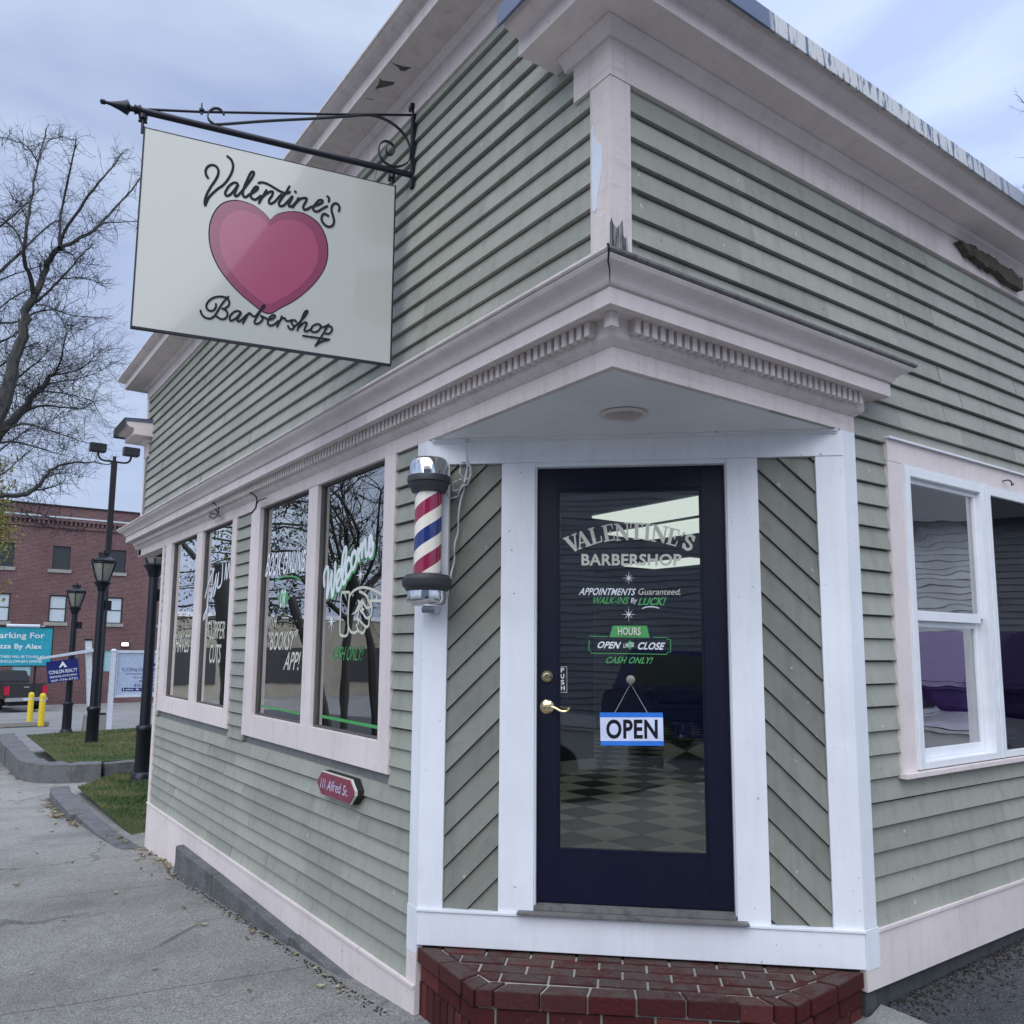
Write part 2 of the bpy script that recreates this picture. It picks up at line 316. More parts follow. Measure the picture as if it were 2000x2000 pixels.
# ------------------------------------------------------------ mesh helpers
class MB:
    def __init__(s): s.v = []; s.f = []
    def add(s, vs, fs):
        n = len(s.v); s.v += [Vector(v) for v in vs]; s.f += [tuple(i+n for i in f) for f in fs]; return s
    def hexa(s, p): return s.add(p, [(0, 1, 2, 3), (7, 6, 5, 4), (0, 4, 5, 1), (1, 5, 6, 2), (2, 6, 7, 3), (3, 7, 4, 0)])
    def box(s, a, b):
        x0, y0, z0 = a; x1, y1, z1 = b
        return s.hexa([(x0, y0, z0), (x1, y0, z0), (x1, y1, z0), (x0, y1, z0), (x0, y0, z1), (x1, y0, z1), (x1, y1, z1), (x0, y1, z1)])
    def fbox(s, F, s0, s1, z0, z1, o0, o1):
        return s.hexa([F(s0, z0, o0), F(s1, z0, o0), F(s1, z0, o1), F(s0, z0, o1), F(s0, z1, o0), F(s1, z1, o0), F(s1, z1, o1), F(s0, z1, o1)])
    def prism(s, F, poly, o0, o1):
        n = len(poly); vs = [F(p[0], p[1], o1) for p in poly]+[F(p[0], p[1], o0) for p in poly]
        return s.add(vs, [tuple(range(n)), tuple(range(2*n-1, n-1, -1))]+[(i, (i+1) % n, (i+1) % n+n, i+n) for i in range(n)])
    def tube(s, pts, r, n=8, r1=None, cap=True):
        pts = [Vector(p) for p in pts]; rings = []; up = None
        for i, p in enumerate(pts):
            d = (pts[min(i+1, len(pts)-1)]-pts[max(i-1, 0)])
            d = d.normalized() if d.length > 1e-9 else Vector((0, 0, 1))
            if up is None: up = Vector((0, 0, 1)) if abs(d.z) < .9 else Vector((1, 0, 0))
            a = d.cross(up); a = a.normalized() if a.length > 1e-6 else d.orthogonal().normalized()
            b = a.cross(d).normalized(); up = b
            rr = r if r1 is None else r+(r1-r)*i/max(1, len(pts)-1)
            rings.append([p+a*cos(2*pi*k/n)*rr+b*sin(2*pi*k/n)*rr for k in range(n)])
        vs = [v for q in rings for v in q]; fs = []
        for i in range(len(pts)-1):
            for k in range(n): fs.append((i*n+k, i*n+(k+1) % n, (i+1)*n+(k+1) % n, (i+1)*n+k))
        if cap: fs += [tuple(range(n-1, -1, -1)), tuple((len(pts)-1)*n+k for k in range(n))]
        return s.add(vs, fs)
    def lathe(s, c, prof, n=24, ax=None):
        # prof: (radius, height) along axis ax (default z) from point c
        c = Vector(c); ax = Vector(ax or (0, 0, 1)).normalized(); a = ax.orthogonal().normalized(); b = ax.cross(a)
        vs = []; fs = []
        for r, h in prof:
            for k in range(n): vs.append(c+ax*h+(a*cos(2*pi*k/n)+b*sin(2*pi*k/n))*r)
        for i in range(len(prof)-1):
            for k in range(n): fs.append((i*n+k, i*n+(k+1) % n, (i+1)*n+(k+1) % n, (i+1)*n+k))
        fs += [tuple(range(n-1, -1, -1)), tuple((len(prof)-1)*n+k for k in range(n))]
        return s.add(vs, fs)
    def sweep(s, prof, corners, caps=True):
        n = len(prof); vs = [(*c(o), z) for c in corners for o, z in prof]; fs = []
        for i in range(len(corners)-1):
            for k in range(n): fs.append((i*n+k, i*n+(k+1) % n, (i+1)*n+(k+1) % n, (i+1)*n+k))
        if caps: fs += [tuple(range(n-1, -1, -1)), tuple((len(corners)-1)*n+k for k in range(n))]
        return s.add(vs, fs)
    def build(s, name, mat, parent=None, smooth=False, loc=None, bevel=0, recalc=True):
        off = Vector(loc) if loc is not None else Vector((0, 0, 0))
        base = Vector((0, 0, 0)); p = parent
        while p is not None: base = base+p.location; p = p.parent
        me = bpy.data.meshes.new(name); me.from_pydata([tuple(v-base-off) for v in s.v], [], s.f); me.update()
        bm = bmesh.new(); bm.from_mesh(me)
        if recalc: bmesh.ops.recalc_face_normals(bm, faces=bm.faces)
        if bevel: bmesh.ops.bevel(bm, geom=[e for e in bm.edges], offset=bevel, segments=2, affect='EDGES', clamp_overlap=True)
        bm.to_mesh(me); bm.free()
        if smooth:
            for p_ in me.polygons: p_.use_smooth = True
            try: me.set_sharp_from_angle(angle=radians(40))
            except Exception: pass
        me.materials.append(M[mat] if isinstance(mat, str) else mat)
        o = bpy.data.objects.new(name, me); COL.objects.link(o); o.location = off
        if parent is not None: o.parent = parent
        return o
def tag(o, label=None, cat=None, group=None, kind=None):
    if label: o['label'] = label
    if cat: o['category'] = cat
    if group: o['group'] = group
    if kind: o['kind'] = kind
    return o
def thing(name, label, cat, loc=(0, 0, 0), group=None):
    o = bpy.data.objects.new(name, None); COL.objects.link(o); o.location = loc; o.empty_display_size = .2
    return tag(o, label, cat, group)
def copy_tree(o, parent=None):
    c = o.copy(); COL.objects.link(c); c.parent = parent
    for ch in list(o.children): copy_tree(ch, c)
    return c

# frames: (along, height, outward) -> world
FL = lambda s, z, o=0: Vector((-o, s, z))                 # Alfred St side wall, x = 0
FR = lambda s, z, o=0: Vector((s, -o, z))                 # side wall along +x, y = 0
PA = Vector((0, 1.3743, 0)); PB = Vector((1.4615, 0, 0)); CH = (PB-PA).normalized(); CN = Vector((-.68504, -.728506, 0))
FC = lambda u, z, o=0: PA+CH*u+CN*o+Vector((0, 0, z))     # entrance wall across the corner
SD = Vector((-.977706, .209977, 0)); SN = Vector((-.209977, -.977706, 0)); SO = Vector((0, 1.61, 0))
FS = lambda t, z, o=0: SO+SD*t+SN*o+Vector((0, 0, z))     # plane of the hanging sign
FG = lambda x, y, z=0: Vector((x, y, z))
def FY(Y): return lambda x, z, o=0: Vector((x, Y-o, z))
def gz(x, y):
    xx = max(-6, min(5, x))
    if y <= 0: return .02*xx
    if y < 11: return .02*xx*(1-y/11)-.058*y
    if y < 24: return -.638-.018*(y-11)
    return max(-1.75, -.872-.036*(y-24))
def clip(poly, a, b, c):
    # keep a*x+b*y<=c
    outp = []
    for i in range(len(poly)):
        p, q = poly[i], poly[(i+1) % len(poly)]; dp = a*p[0]+b*p[1]-c; dq = a*q[0]+b*q[1]-c
        if dp <= 0: outp.append(p)
        if (dp < 0 < dq) or (dq < 0 < dp):
            t = dp/(dp-dq); outp.append((p[0]+(q[0]-p[0])*t, p[1]+(q[1]-p[1])*t))
    return outp
def clapboards(mb, F, s0, s1, z0, z1, pitch, holes=(), z_anchor=None, ob=-.002, ot=-.0205, back=-.036, maxlen=4.6):
    z = z0 if z_anchor is None else z_anchor
    while z > z0+1e-6: z -= pitch
    while z < z1-1e-4:
        a, b = max(z, z0), min(z+pitch, z1)
        if b-a > .004:
            segs = [(s0, s1)]
            for h in holes:
                if h[2] < b-.002 and h[3] > a+.002:
                    ns = []
                    for p, q in segs:
                        if h[1] <= p or h[0] >= q: ns.append((p, q)); continue
                        if h[0] > p: ns.append((p, h[0]))
                        if h[1] < q: ns.append((h[1], q))
                    segs = ns
            for p, q in segs:
                x = p
                while x < q-1e-4:
                    e = min(q, x+random.uniform(1.9, maxlen))
                    if q-e < .35: e = q
                    j = random.uniform(-.0015, .0015); dz = random.uniform(-.0025, .0025) if a == z else 0
                    fa = (a-z)/pitch; fb = (b-z)/pitch
                    oa = ob+(ot-ob)*fa+j; o2 = ob+(ot-ob)*fb+j
                    n = max(1, int((e-x)/.6)); sg = random.uniform(0, 6)
                    top = []
                    for i in range(n+1):
                        xx = x+(e-.0025-x)*i/n; w = .0012*sin(xx*2.1+sg)+dz
                        top.append((xx, w))
                    for i in range(n):
                        (xa, wa), (xb, wb) = top[i], top[i+1]
                        g_ = .009 if fb > .99 else 0; og = o2-.013 if g_ else o2
                        mb.add([F(xa, a+wa, back), F(xb, a+wb, back), F(xb, a+wb, oa), F(xa, a+wa, oa), F(xa, b-g_, back), F(xb, b-g_, back), F(xb, b-g_, o2), F(xa, b-g_, o2)], [(0, 1, 2, 3), (3, 2, 6, 7), (7, 6, 5, 4), (0, 3, 7, 4), (1, 2, 6, 5)])
                    if a == z and e < q-.01 and 'NB' in globals(): NB.append((F, e, a, b))
                    x = e
        z += pitch
def catmull(pts, sub=5):
    if len(pts) < 3: return [tuple(p) for p in pts]
    P = [pts[0]]+list(pts)+[pts[-1]]; outp = []
    for i in range(1, len(P)-2):
        for k in range(sub):
            t = k/sub; outp.append(tuple(.5*((2*P[i][d])+(-P[i-1][d]+P[i+1][d])*t+(2*P[i-1][d]-5*P[i][d]+4*P[i+1][d]-P[i+2][d])*t*t+(-P[i-1][d]+3*P[i][d]-3*P[i+1][d]+P[i+2][d])*t**3) for d in range(len(P[0]))))
    outp.append(tuple(pts[-1])); return outp
class Strokes:
    # flat painted strokes a fraction of a millimetre proud of a surface; each piece sits slightly above the last so none coincide
    def __init__(s, F, o): s.mb = MB(); s.F = F; s.o = o; s.k = 0
    def off(s): s.k += 1; return s.o+s.k*.00012
    def line(s, pts, w, w1=None, sub=5):
        P = catmull(pts, sub); base = s.off(); L = []; n = len(P)
        for i, p in enumerate(P):
            q0 = P[max(0, i-1)]; q1 = P[min(n-1, i+1)]; dx, dy = q1[0]-q0[0], q1[1]-q0[1]; l = sqrt(dx*dx+dy*dy) or 1
            ww = (w if w1 is None else w+(w1-w)*i/(n-1))/2; nx, ny = -dy/l*ww, dx/l*ww; oo = base+i*.000006
            if i == 0: L.append((p[0]-dx/l*ww*.8, p[1]-dy/l*ww*.8, nx*.5, ny*.5, oo))
            L.append((p[0], p[1], nx, ny, oo))
            if i == n-1: L.append((p[0]+dx/l*ww*.8, p[1]+dy/l*ww*.8, nx*.5, ny*.5, oo))
        vs = []; fs = []
        for a in L: vs += [s.F(a[0]+a[2], a[1]+a[3], a[4]), s.F(a[0]-a[2], a[1]-a[3], a[4])]
        for i in range(len(L)-1): fs.append((2*i, 2*i+1, 2*i+3, 2*i+2))
        s.mb.add(vs, fs); return s
    def poly(s, pts): o = s.off(); s.mb.add([s.F(p[0], p[1], o) for p in pts], [tuple(range(len(pts)))]); return s
    def star(s, c, ry, rx, w=.006):
        for k in range(8):
            a = k*pi/4; l = 1 if k % 2 == 0 else .8
            d = (cos(a)*rx*l, sin(a)*ry*l); n = (-sin(a)*w, cos(a)*w)
            s.poly([(c[0]+n[0], c[1]+n[1]), (c[0]-n[0], c[1]-n[1]), (c[0]+d[0], c[1]+d[1])])
        return s
    def text(s, st, quad, bold=.02):
        V, Fc = glyphs(st, bold); o = s.off(); tl, tr, br, bl = quad
        s.mb.add([s.F(*bil(tl, tr, br, bl, x, y), o) for x, y in V], Fc); return s
    def build(s, name, mat, parent): return s.mb.build(name, mat, parent, recalc=False)
def bil(tl, tr, br, bl, x, y):
    return tuple((tl[d]*(1-x)+tr[d]*x)*y+(bl[d]*(1-x)+br[d]*x)*(1-y) for d in range(2))
_gc = {}
def glyphs(st, bold):
    k = (st, bold)
    if k not in _gc:
        c = bpy.data.curves.new('t', 'FONT'); c.body = st; c.offset = bold; c.resolution_u = 4
        if bold > .01: c.space_character = 1.06
        o = bpy.data.objects.new('t', c); COL.objects.link(o); dg = bpy.context.evaluated_depsgraph_get(); dg.update()
        me = bpy.data.meshes.new_from_object(o.evaluated_get(dg)); V = [(v.co.x, v.co.y) for v in me.vertices]; Fc = [tuple(p.vertices) for p in me.polygons]
        bpy.data.objects.remove(o); bpy.data.curves.remove(c); bpy.data.meshes.remove(me)
        x0 = min(v[0] for v in V); x1 = max(v[0] for v in V); y0 = min(v[1] for v in V); y1 = max(v[1] for v in V)
        _gc[k] = ([((x-x0)/(x1-x0), (y-y0)/(y1-y0)) for x, y in V], Fc)
    return _gc[k]
def R4(a, b, c, d): return [(a, b), (c, b), (c, d), (a, d)]
SERIF = {
 'V': [[(.08, .93), (.36, .93), (.60, .22), (.56, 0), (.42, 0)], [(.50, .0), (.57, 0), (.88, .93), (.77, .93), (.52, .2)], R4(0, .93, .44, 1), R4(.64, .93, 1, 1)],
 'A': [[(.10, .07), (.20, .07), (.50, .84), (.45, 1)], [(.45, 1), (.57, 1), (.92, .07), (.63, .07), (.42, .80)], R4(.28, .28, .70, .36), R4(0, 0, .32, .07), R4(.54, 0, 1, .07)],
 'L': [R4(.15, .07, .44, .93), R4(.02, .93, .58, 1), R4(.02, 0, .95, .07), [(.85, .07), (.95, .07), (.99, .36), (.91, .36)]],
 'E': [R4(.15, .07, .44, .93), R4(.02, .93, .93, 1), R4(.02, 0, .93, .07), [(.82, .93), (.93, .93), (.95, .68), (.88, .68)], [(.84, .07), (.93, .07), (.99, .35), (.91, .35)], R4(.44, .47, .66, .54), R4(.64, .38, .72, .63)],
 'N': [[(.12, .93), (.36, .93), (.88, .26), (.88, 0), (.76, 0), (.12, .86)], R4(.12, .07, .22, .80), R4(.79, .2, .89, .93), R4(0, .93, .3, 1), R4(.66, .93, 1, 1), R4(0, 0, .36, .07)],
 'T': [R4(.36, .07, .64, .93), R4(.03, .93, .97, 1), [(.03, .93), (.13, .93), (.10, .66), (.02, .66)], [(.87, .93), (.97, .93), (.98, .66), (.9, .66)], R4(.22, 0, .78, .07)],
 'I': [R4(.28, .07, .72, .93), R4(.05, .93, .95, 1), R4(.05, 0, .95, .07)],
 "'": [[(.3, 1), (.8, 1), (.85, .6), (.5, 0), (.3, 0), (.45, .5)]], 'S': [R4(.80, .62, .88, 1), R4(.08, 0, .16, .38)]}
D={'sign_strokes':(((1.043,3.913),(1.053,3.928),(1.056,3.951),(1.047,3.973),(1.03,3.986),(1.011,3.985),(0.998,3.968),(0.998,3.942),(1.009,3.91),(1.026,3.875),(1.041,3.838),(1.05,3.805),(1.052,3.781),(1.049,3.767)),((1.049,3.767),(1.043,3.788),(1.036,3.809),(1.02,3.836),(0.997,3.866),(0.972,3.893),(0.953,3.924),(0.937,3.962),(0.93,3.993),(0.931,4.017),(0.941,4.038),(0.959,4.051)),((0.9,3.906),(0.907,3.92),(0.924,3.917),(0.943,3.896),(0.956,3.868),(0.96,3.851),(0.951,3.841),(0.934,3.854),(0.916,3.883),(0.901,3.913),(0.91,3.882),(0.915,3.859),(0.91,3.849),(0.898,3.858),(0.884,3.879),(0.858,3.924),(0.838,3.963),(0.828,3.992),(0.834,4.0),(0.845,3.988),(0.859,3.948),(0.872,3.906),(0.877,3.876),(0.872,3.857),(0.859,3.858),(0.845,3.874),(0.826,3.89),(0.807,3.912),(0.807,3.924),(0.818,3.921),(0.832,3.896),(0.838,3.873),(0.833,3.857),(0.817,3.853),(0.803,3.864),(0.79,3.88)),((0.763,3.918),(0.779,3.882),(0.797,3.839)),((0.797,3.839),(0.789,3.863),(0.768,3.892),(0.747,3.912),(0.732,3.916),(0.735,3.895),(0.748,3.868),(0.747,3.851),(0.736,3.851),(0.719,3.867),(0.702,3.893),(0.689,3.911)),((0.651,3.965),(0.671,3.92),(0.69,3.886),(0.7,3.859),(0.691,3.847),(0.673,3.858),(0.656,3.882),(0.633,3.915),(0.645,3.882),(0.651,3.861),(0.642,3.856),(0.629,3.866),(0.618,3.884)),((0.804,3.946),(0.784,3.954),(0.758,3.951),(0.726,3.939),(0.699,3.928),(0.672,3.923),(0.658,3.926),(0.647,3.936)),((0.603,3.912),(0.616,3.884),(0.63,3.856)),((0.626,3.867),(0.598,3.906),(0.576,3.919),(0.562,3.919),(0.566,3.901),(0.577,3.874),(0.574,3.857),(0.56,3.86),(0.538,3.878),(0.51,3.894),(0.483,3.915),(0.481,3.928),(0.498,3.925),(0.518,3.897),(0.528,3.873),(0.518,3.86),(0.5,3.864),(0.478,3.884),(0.455,3.902)),((0.457,3.957),(0.447,3.947),(0.449,3.929)),((0.395,3.888),(0.391,3.909),(0.402,3.927),(0.418,3.926),(0.431,3.908),(0.432,3.882),(0.423,3.854),(0.417,3.826),(0.425,3.801),(0.444,3.79),(0.465,3.797),(0.48,3.816),(0.481,3.841),(0.467,3.857),(0.448,3.849)),((0.623,3.944),(0.618,3.941))),
'sign_strokes2':(((1.043,3.226),(1.036,3.208),(1.019,3.194),(0.996,3.194),(0.977,3.212),(0.962,3.244),(0.943,3.284),(0.919,3.32)),((0.975,3.272),(0.974,3.256),(0.984,3.238),(1.0,3.232),(1.015,3.241),(1.017,3.262),(1.003,3.287),(0.979,3.306),(0.948,3.314),(0.925,3.311),(0.914,3.294),(0.917,3.273),(0.933,3.256),(0.945,3.252)),((0.937,3.253),(0.922,3.242),(0.919,3.224),(0.928,3.206),(0.945,3.199),(0.962,3.205),(0.973,3.212)),((0.859,3.251),(0.874,3.254),(0.892,3.243),(0.906,3.222),(0.907,3.203),(0.897,3.2),(0.878,3.217),(0.855,3.249),(0.868,3.219),(0.872,3.204),(0.861,3.203),(0.847,3.218),(0.831,3.24)),((0.821,3.252),(0.832,3.225),(0.846,3.195)),((0.84,3.212),(0.826,3.24),(0.812,3.252),(0.805,3.243),(0.788,3.242),(0.768,3.272),(0.746,3.3),(0.75,3.305),(0.756,3.297),(0.769,3.264),(0.785,3.231),(0.791,3.209),(0.78,3.203),(0.763,3.214),(0.752,3.235),(0.762,3.247)),((0.762,3.248),(0.74,3.241),(0.72,3.236),(0.701,3.246),(0.693,3.259),(0.702,3.263),(0.717,3.25),(0.727,3.227),(0.724,3.209),(0.708,3.207),(0.691,3.219),(0.677,3.236)),((0.66,3.264),(0.67,3.235),(0.682,3.205)),((0.676,3.224),(0.66,3.251),(0.645,3.255),(0.639,3.244),(0.626,3.244),(0.611,3.252)),((0.588,3.246),(0.598,3.254),(0.611,3.247),(0.61,3.233),(0.599,3.221),(0.605,3.205),(0.62,3.205),(0.629,3.218)),((0.601,3.216),(0.577,3.241),(0.547,3.284),(0.534,3.311),(0.541,3.313),(0.552,3.298),(0.568,3.247),(0.582,3.202)),((0.578,3.215),(0.559,3.239),(0.541,3.252),(0.536,3.243),(0.545,3.22),(0.546,3.206),(0.533,3.206),(0.513,3.221)),((0.513,3.218),(0.507,3.236),(0.485,3.252),(0.466,3.248),(0.468,3.231),(0.485,3.211),(0.506,3.207),(0.514,3.217)),((0.467,3.24),(0.452,3.241),(0.432,3.254)),((0.425,3.261),(0.445,3.22),(0.466,3.178),(0.489,3.135)),((0.447,3.215),(0.432,3.247),(0.413,3.25),(0.407,3.234),(0.421,3.212),(0.44,3.209)),((0.553,3.178),(0.507,3.179),(0.419,3.18)),((0.419,3.18),(0.452,3.166),(0.474,3.151),(0.489,3.135))),
'heart':((0.738,3.76),(0.773,3.793),(0.832,3.822),(0.909,3.825),(0.973,3.789),(1.011,3.717),(1.022,3.632),(1.007,3.542),(0.966,3.458),(0.897,3.378),(0.819,3.316),(0.731,3.269),(0.665,3.312),(0.589,3.373),(0.512,3.463),(0.46,3.559),(0.446,3.649),(0.461,3.733),(0.504,3.8),(0.577,3.833),(0.647,3.826),(0.705,3.798)),
'serif':(('V',((0.679,2.151),(0.748,2.178),(0.78,2.101),(0.711,2.074))),('A',((0.732,2.176),(0.801,2.198),(0.825,2.116),(0.754,2.094))),('L',((0.803,2.196),(0.858,2.214),(0.878,2.134),(0.822,2.116))),('E',((0.868,2.211),(0.926,2.223),(0.94,2.141),(0.882,2.13))),('N',((0.93,2.22),(1.008,2.227),(1.009,2.139),(0.938,2.136))),('T',((1.008,2.225),(1.075,2.224),(1.07,2.141),(1.011,2.141))),('I',((1.077,2.223),(1.114,2.219),(1.107,2.134),(1.072,2.139))),('N',((1.116,2.217),(1.197,2.202),(1.181,2.12),(1.109,2.133))),('E',((1.197,2.2),(1.253,2.185),(1.232,2.104),(1.179,2.119))),("'",((1.255,2.178),(1.279,2.172),(1.27,2.149),(1.248,2.155))),('S',((1.273,2.17),(1.329,2.152),(1.307,2.077),(1.252,2.098)))),
'push_rect':((0.661,1.527),(0.703,1.526),(0.704,1.397),(0.662,1.399)),
'open_rect':((0.857,1.309),(1.153,1.313),(1.156,1.16),(0.861,1.155)),
'open_white':((0.858,1.286),(1.154,1.291),(1.155,1.182),(0.86,1.176)),
'open_str':((0.926,1.309),(1.006,1.443),(1.084,1.312),(1.006,1.466)),
'text':(('door','BARBERSHOP',((0.772,2.073),(1.255,2.069),(1.252,2.011),(0.772,2.015)),'cream',0.03),('door','APPOINTMENTS',((0.77,1.907),(1.037,1.902),(1.025,1.869),(0.757,1.871)),'white',0.02),('door','Guaranteed,',((1.049,1.902),(1.256,1.901),(1.243,1.867),(1.043,1.867)),'cream',0.0),('door','WALK-INS',((0.831,1.861),(1.004,1.861),(0.992,1.828),(0.819,1.828)),'green',0.02),('door','By',((1.014,1.857),(1.043,1.857),(1.034,1.826),(1.008,1.826)),'white',0),('door','LUCK!',((1.055,1.857),(1.181,1.861),(1.167,1.821),(1.042,1.821)),'green',0.03),('door','HOURS',((0.946,1.715),(1.055,1.715),(1.055,1.676),(0.946,1.677)),'cream',0.03),('door','OPEN',((0.857,1.647),(0.962,1.645),(0.947,1.612),(0.842,1.614)),'white',0.03),('door','CLOSE',((1.048,1.644),(1.172,1.643),(1.157,1.608),(1.036,1.609)),'white',0.03),('door','UNTIL',((0.974,1.637),(1.028,1.644),(1.022,1.622),(0.97,1.615)),'white',0.01),('door','CASH ONLY!',((0.897,1.574),(1.115,1.573),(1.101,1.542),(0.882,1.542)),'green',0.02),('push','P',((0.67,1.518),(0.686,1.518),(0.686,1.496),(0.67,1.496)),'white',0.02),('push','U',((0.67,1.489),(0.687,1.49),(0.687,1.468),(0.67,1.467)),'white',0.02),('push','S',((0.67,1.461),(0.687,1.461),(0.687,1.438),(0.67,1.438)),'white',0.02),('push','H',((0.671,1.433),(0.689,1.433),(0.689,1.411),(0.671,1.411)),'white',0.02),('open','OPEN',((0.887,1.277),(1.129,1.282),(1.129,1.191),(0.887,1.186)),'black',0.03),('win','CASH ONLY!',((2.549,1.613),(2.125,1.618),(2.158,1.535),(2.58,1.531)),'green',0.0),('win2','BOOK ONLINE',((3.792,2.296),(3.051,2.255),(3.086,2.111),(3.847,2.125)),'white',0.02),('win2','OR',((3.492,2.011),(3.386,2.011),(3.407,1.882),(3.522,1.886)),'white',0.02),('win2','WITH',((3.762,1.834),(3.551,1.837),(3.572,1.747),(3.789,1.751)),'cream',0.01),('win2','"BOOKSY"',((3.7,1.718),(3.137,1.726),(3.201,1.589),(3.716,1.587)),'cream',0.01),('win2','APP!',((3.333,1.578),(3.072,1.58),(3.115,1.457),(3.394,1.453)),'cream',0.01),('win3','SHAVES',((6.402,1.731),(5.853,1.725),(5.887,1.555),(6.469,1.551)),'cream',0),('win4','CUTS',((5.173,1.632),(4.852,1.631),(4.865,1.474),(5.195,1.468)),'cream',0.01),('win4','CLIPPER',((5.296,1.83),(4.752,1.821),(4.788,1.674),(5.229,1.673)),'cream',0)),
'welcome':(((2.727,1.995),(2.737,2.065),(2.701,2.108),(2.672,2.087),(2.674,2.002),(2.68,1.918)),((2.676,1.923),(2.643,2.0),(2.615,2.078),(2.617,1.999),(2.595,1.924),(2.572,1.991),(2.567,2.127)),((2.531,1.994),(2.493,2.038),(2.487,2.071),(2.518,2.073),(2.54,2.031),(2.531,1.973),(2.503,1.958),(2.468,1.99),(2.433,2.095),(2.41,2.186),(2.429,2.206),(2.457,2.159),(2.468,2.067),(2.448,2.004),(2.419,1.997),(2.397,2.031)),((2.357,2.125),(2.376,2.139),(2.403,2.103),(2.405,2.047),(2.379,2.03),(2.334,2.067)),((2.301,2.171),(2.329,2.148),(2.333,2.088),(2.305,2.07),(2.272,2.103),(2.264,2.152),(2.295,2.173)),((2.247,2.181),(2.23,2.114)),((2.23,2.159),(2.209,2.192),(2.193,2.198),(2.19,2.131)),((2.186,2.175),(2.15,2.231),(2.138,2.136),(2.103,2.152)),((2.104,2.172),(2.072,2.193),(2.067,2.232),(2.09,2.237),(2.1,2.187),(2.086,2.131),(2.056,2.139),(2.043,2.195))),
'hand':(((2.457,1.938),(2.36,1.935),(2.347,1.917),(2.356,1.807),(2.348,1.707),(2.376,1.678),(2.437,1.681),(2.463,1.699),(2.466,1.811),(2.465,1.913),(2.455,1.939)),((2.346,1.907),(2.312,1.93),(2.255,1.947),(2.176,1.953),(2.087,1.943),(1.999,1.924),(1.935,1.904),(1.916,1.887),(1.928,1.866),(1.996,1.869),(2.066,1.872)),((2.046,1.907),(2.037,1.873)),((1.982,1.897),(1.98,1.869)),((2.208,1.932),(2.151,1.917),(2.105,1.896),(2.081,1.866),(2.053,1.841),(2.101,1.833),(2.135,1.853),(2.159,1.874)),((2.049,1.864),(2.038,1.821),(2.054,1.784),(2.108,1.776),(2.154,1.806),(2.189,1.821)),((2.07,1.775),(2.073,1.737),(2.105,1.725),(2.161,1.748),(2.208,1.773)),((2.115,1.723),(2.141,1.692),(2.203,1.705),(2.234,1.74)),((2.353,1.877),(2.352,1.757),(2.319,1.707),(2.265,1.694),(2.204,1.708)),((2.211,1.812),(2.22,1.779),(2.206,1.744)),((2.158,1.864),(2.167,1.831),(2.144,1.825))),
'handfill':((2.233,1.887),(2.215,1.862),(2.257,1.819),(2.308,1.801),(2.256,1.804),(2.189,1.826),(2.169,1.86),(2.155,1.893),(2.193,1.875)),
'winstars':(((2.591,1.768),(2.598,1.851),(2.512,1.766)),((2.198,2.028),(2.203,2.092),(2.136,2.023))),
'doorstars':(((1.001,1.953),(1.002,1.988),(1.034,1.953)),((0.999,1.777),(1.0,1.816),(1.036,1.777))),
'winlines':(((3.802,1.187),(3.06,1.179)),((2.7,1.188),(1.936,1.182))),
'win2diamond':((3.463,2.032),(3.33,1.948),(3.444,1.872),(3.574,1.959)),
'win2arc':((3.63,2.085),(3.487,2.101),(3.332,2.096),(3.212,2.08),(3.13,2.056)),
'script4':(((5.425,2.046),(5.324,2.176),(5.186,2.289),(5.21,2.225),(5.235,2.03)),((5.224,2.037),(5.13,2.178),(5.105,2.238),(5.119,2.122),(5.154,2.047)),((5.132,2.06),(5.059,2.18),(5.036,2.247),(5.048,2.118),(4.939,2.152),(4.934,2.321),(4.929,2.165)),((4.852,2.173),(4.83,2.306),(4.796,2.17),(4.753,2.307),(4.721,2.178)),((5.311,2.041),(5.345,1.895),(5.463,1.848),(5.309,1.964))),
'banner':((0.922,1.723),(1.085,1.723),(1.097,1.666),(0.905,1.667)),
'doorbox':(((0.895,1.67),(0.81,1.672)),((1.117,1.668),(1.178,1.667),(1.182,1.659),(1.196,1.657),(1.196,1.599),(1.181,1.597),(1.177,1.587),(0.818,1.59),(0.816,1.6),(0.805,1.602),(0.808,1.653))),
'doordiamond':((1.002,1.654),(1.026,1.632),(1.002,1.608),(0.984,1.631)),
'luckarc':((1.065,1.806),(1.086,1.813),(1.115,1.814),(1.143,1.808)),
'plaque':((2.43,0.891),(2.04,0.892),(2.051,0.772),(2.466,0.768),(2.509,0.82),(1.977,0.847)),
'plaque_text':(('111',((2.439,0.859),(2.382,0.86),(2.393,0.806),(2.457,0.803))),('Alfred',((2.336,0.86),(2.167,0.865),(2.179,0.806),(2.363,0.802))),('St.',((2.126,0.863),(2.077,0.845),(2.079,0.806),(2.151,0.804)))),
'cable':((0.209,2.662),(0.21,2.529),(0.203,2.421),(0.188,2.365),(0.171,2.214),(0.16,2.119),(0.15,2.025),(0.141,1.94)),
'cable2':((0.21,2.529),(0.23,2.5),(0.227,2.452),(0.203,2.437),(0.178,2.469),(0.182,2.513),(0.21,2.523),(0.233,2.476),(0.219,2.42),(0.18,2.397),(0.148,2.381),(0.143,2.414),(0.171,2.437),(0.195,2.421),(0.172,2.365),(0.141,2.342),(0.12,2.358),(0.123,2.406)),
'rot_strip':((2.636,3.948),(2.861,3.959),(3.078,3.954),(3.437,3.934),(3.423,3.847),(3.027,3.879),(2.928,3.88),(2.757,3.888)),
'wire1':((4.194,2.871),(4.029,2.795),(3.812,2.714),(3.778,2.671),(3.785,2.624),(3.853,2.595)),
'wire1b':((3.88,2.659),(3.813,2.688),(3.646,2.683)),
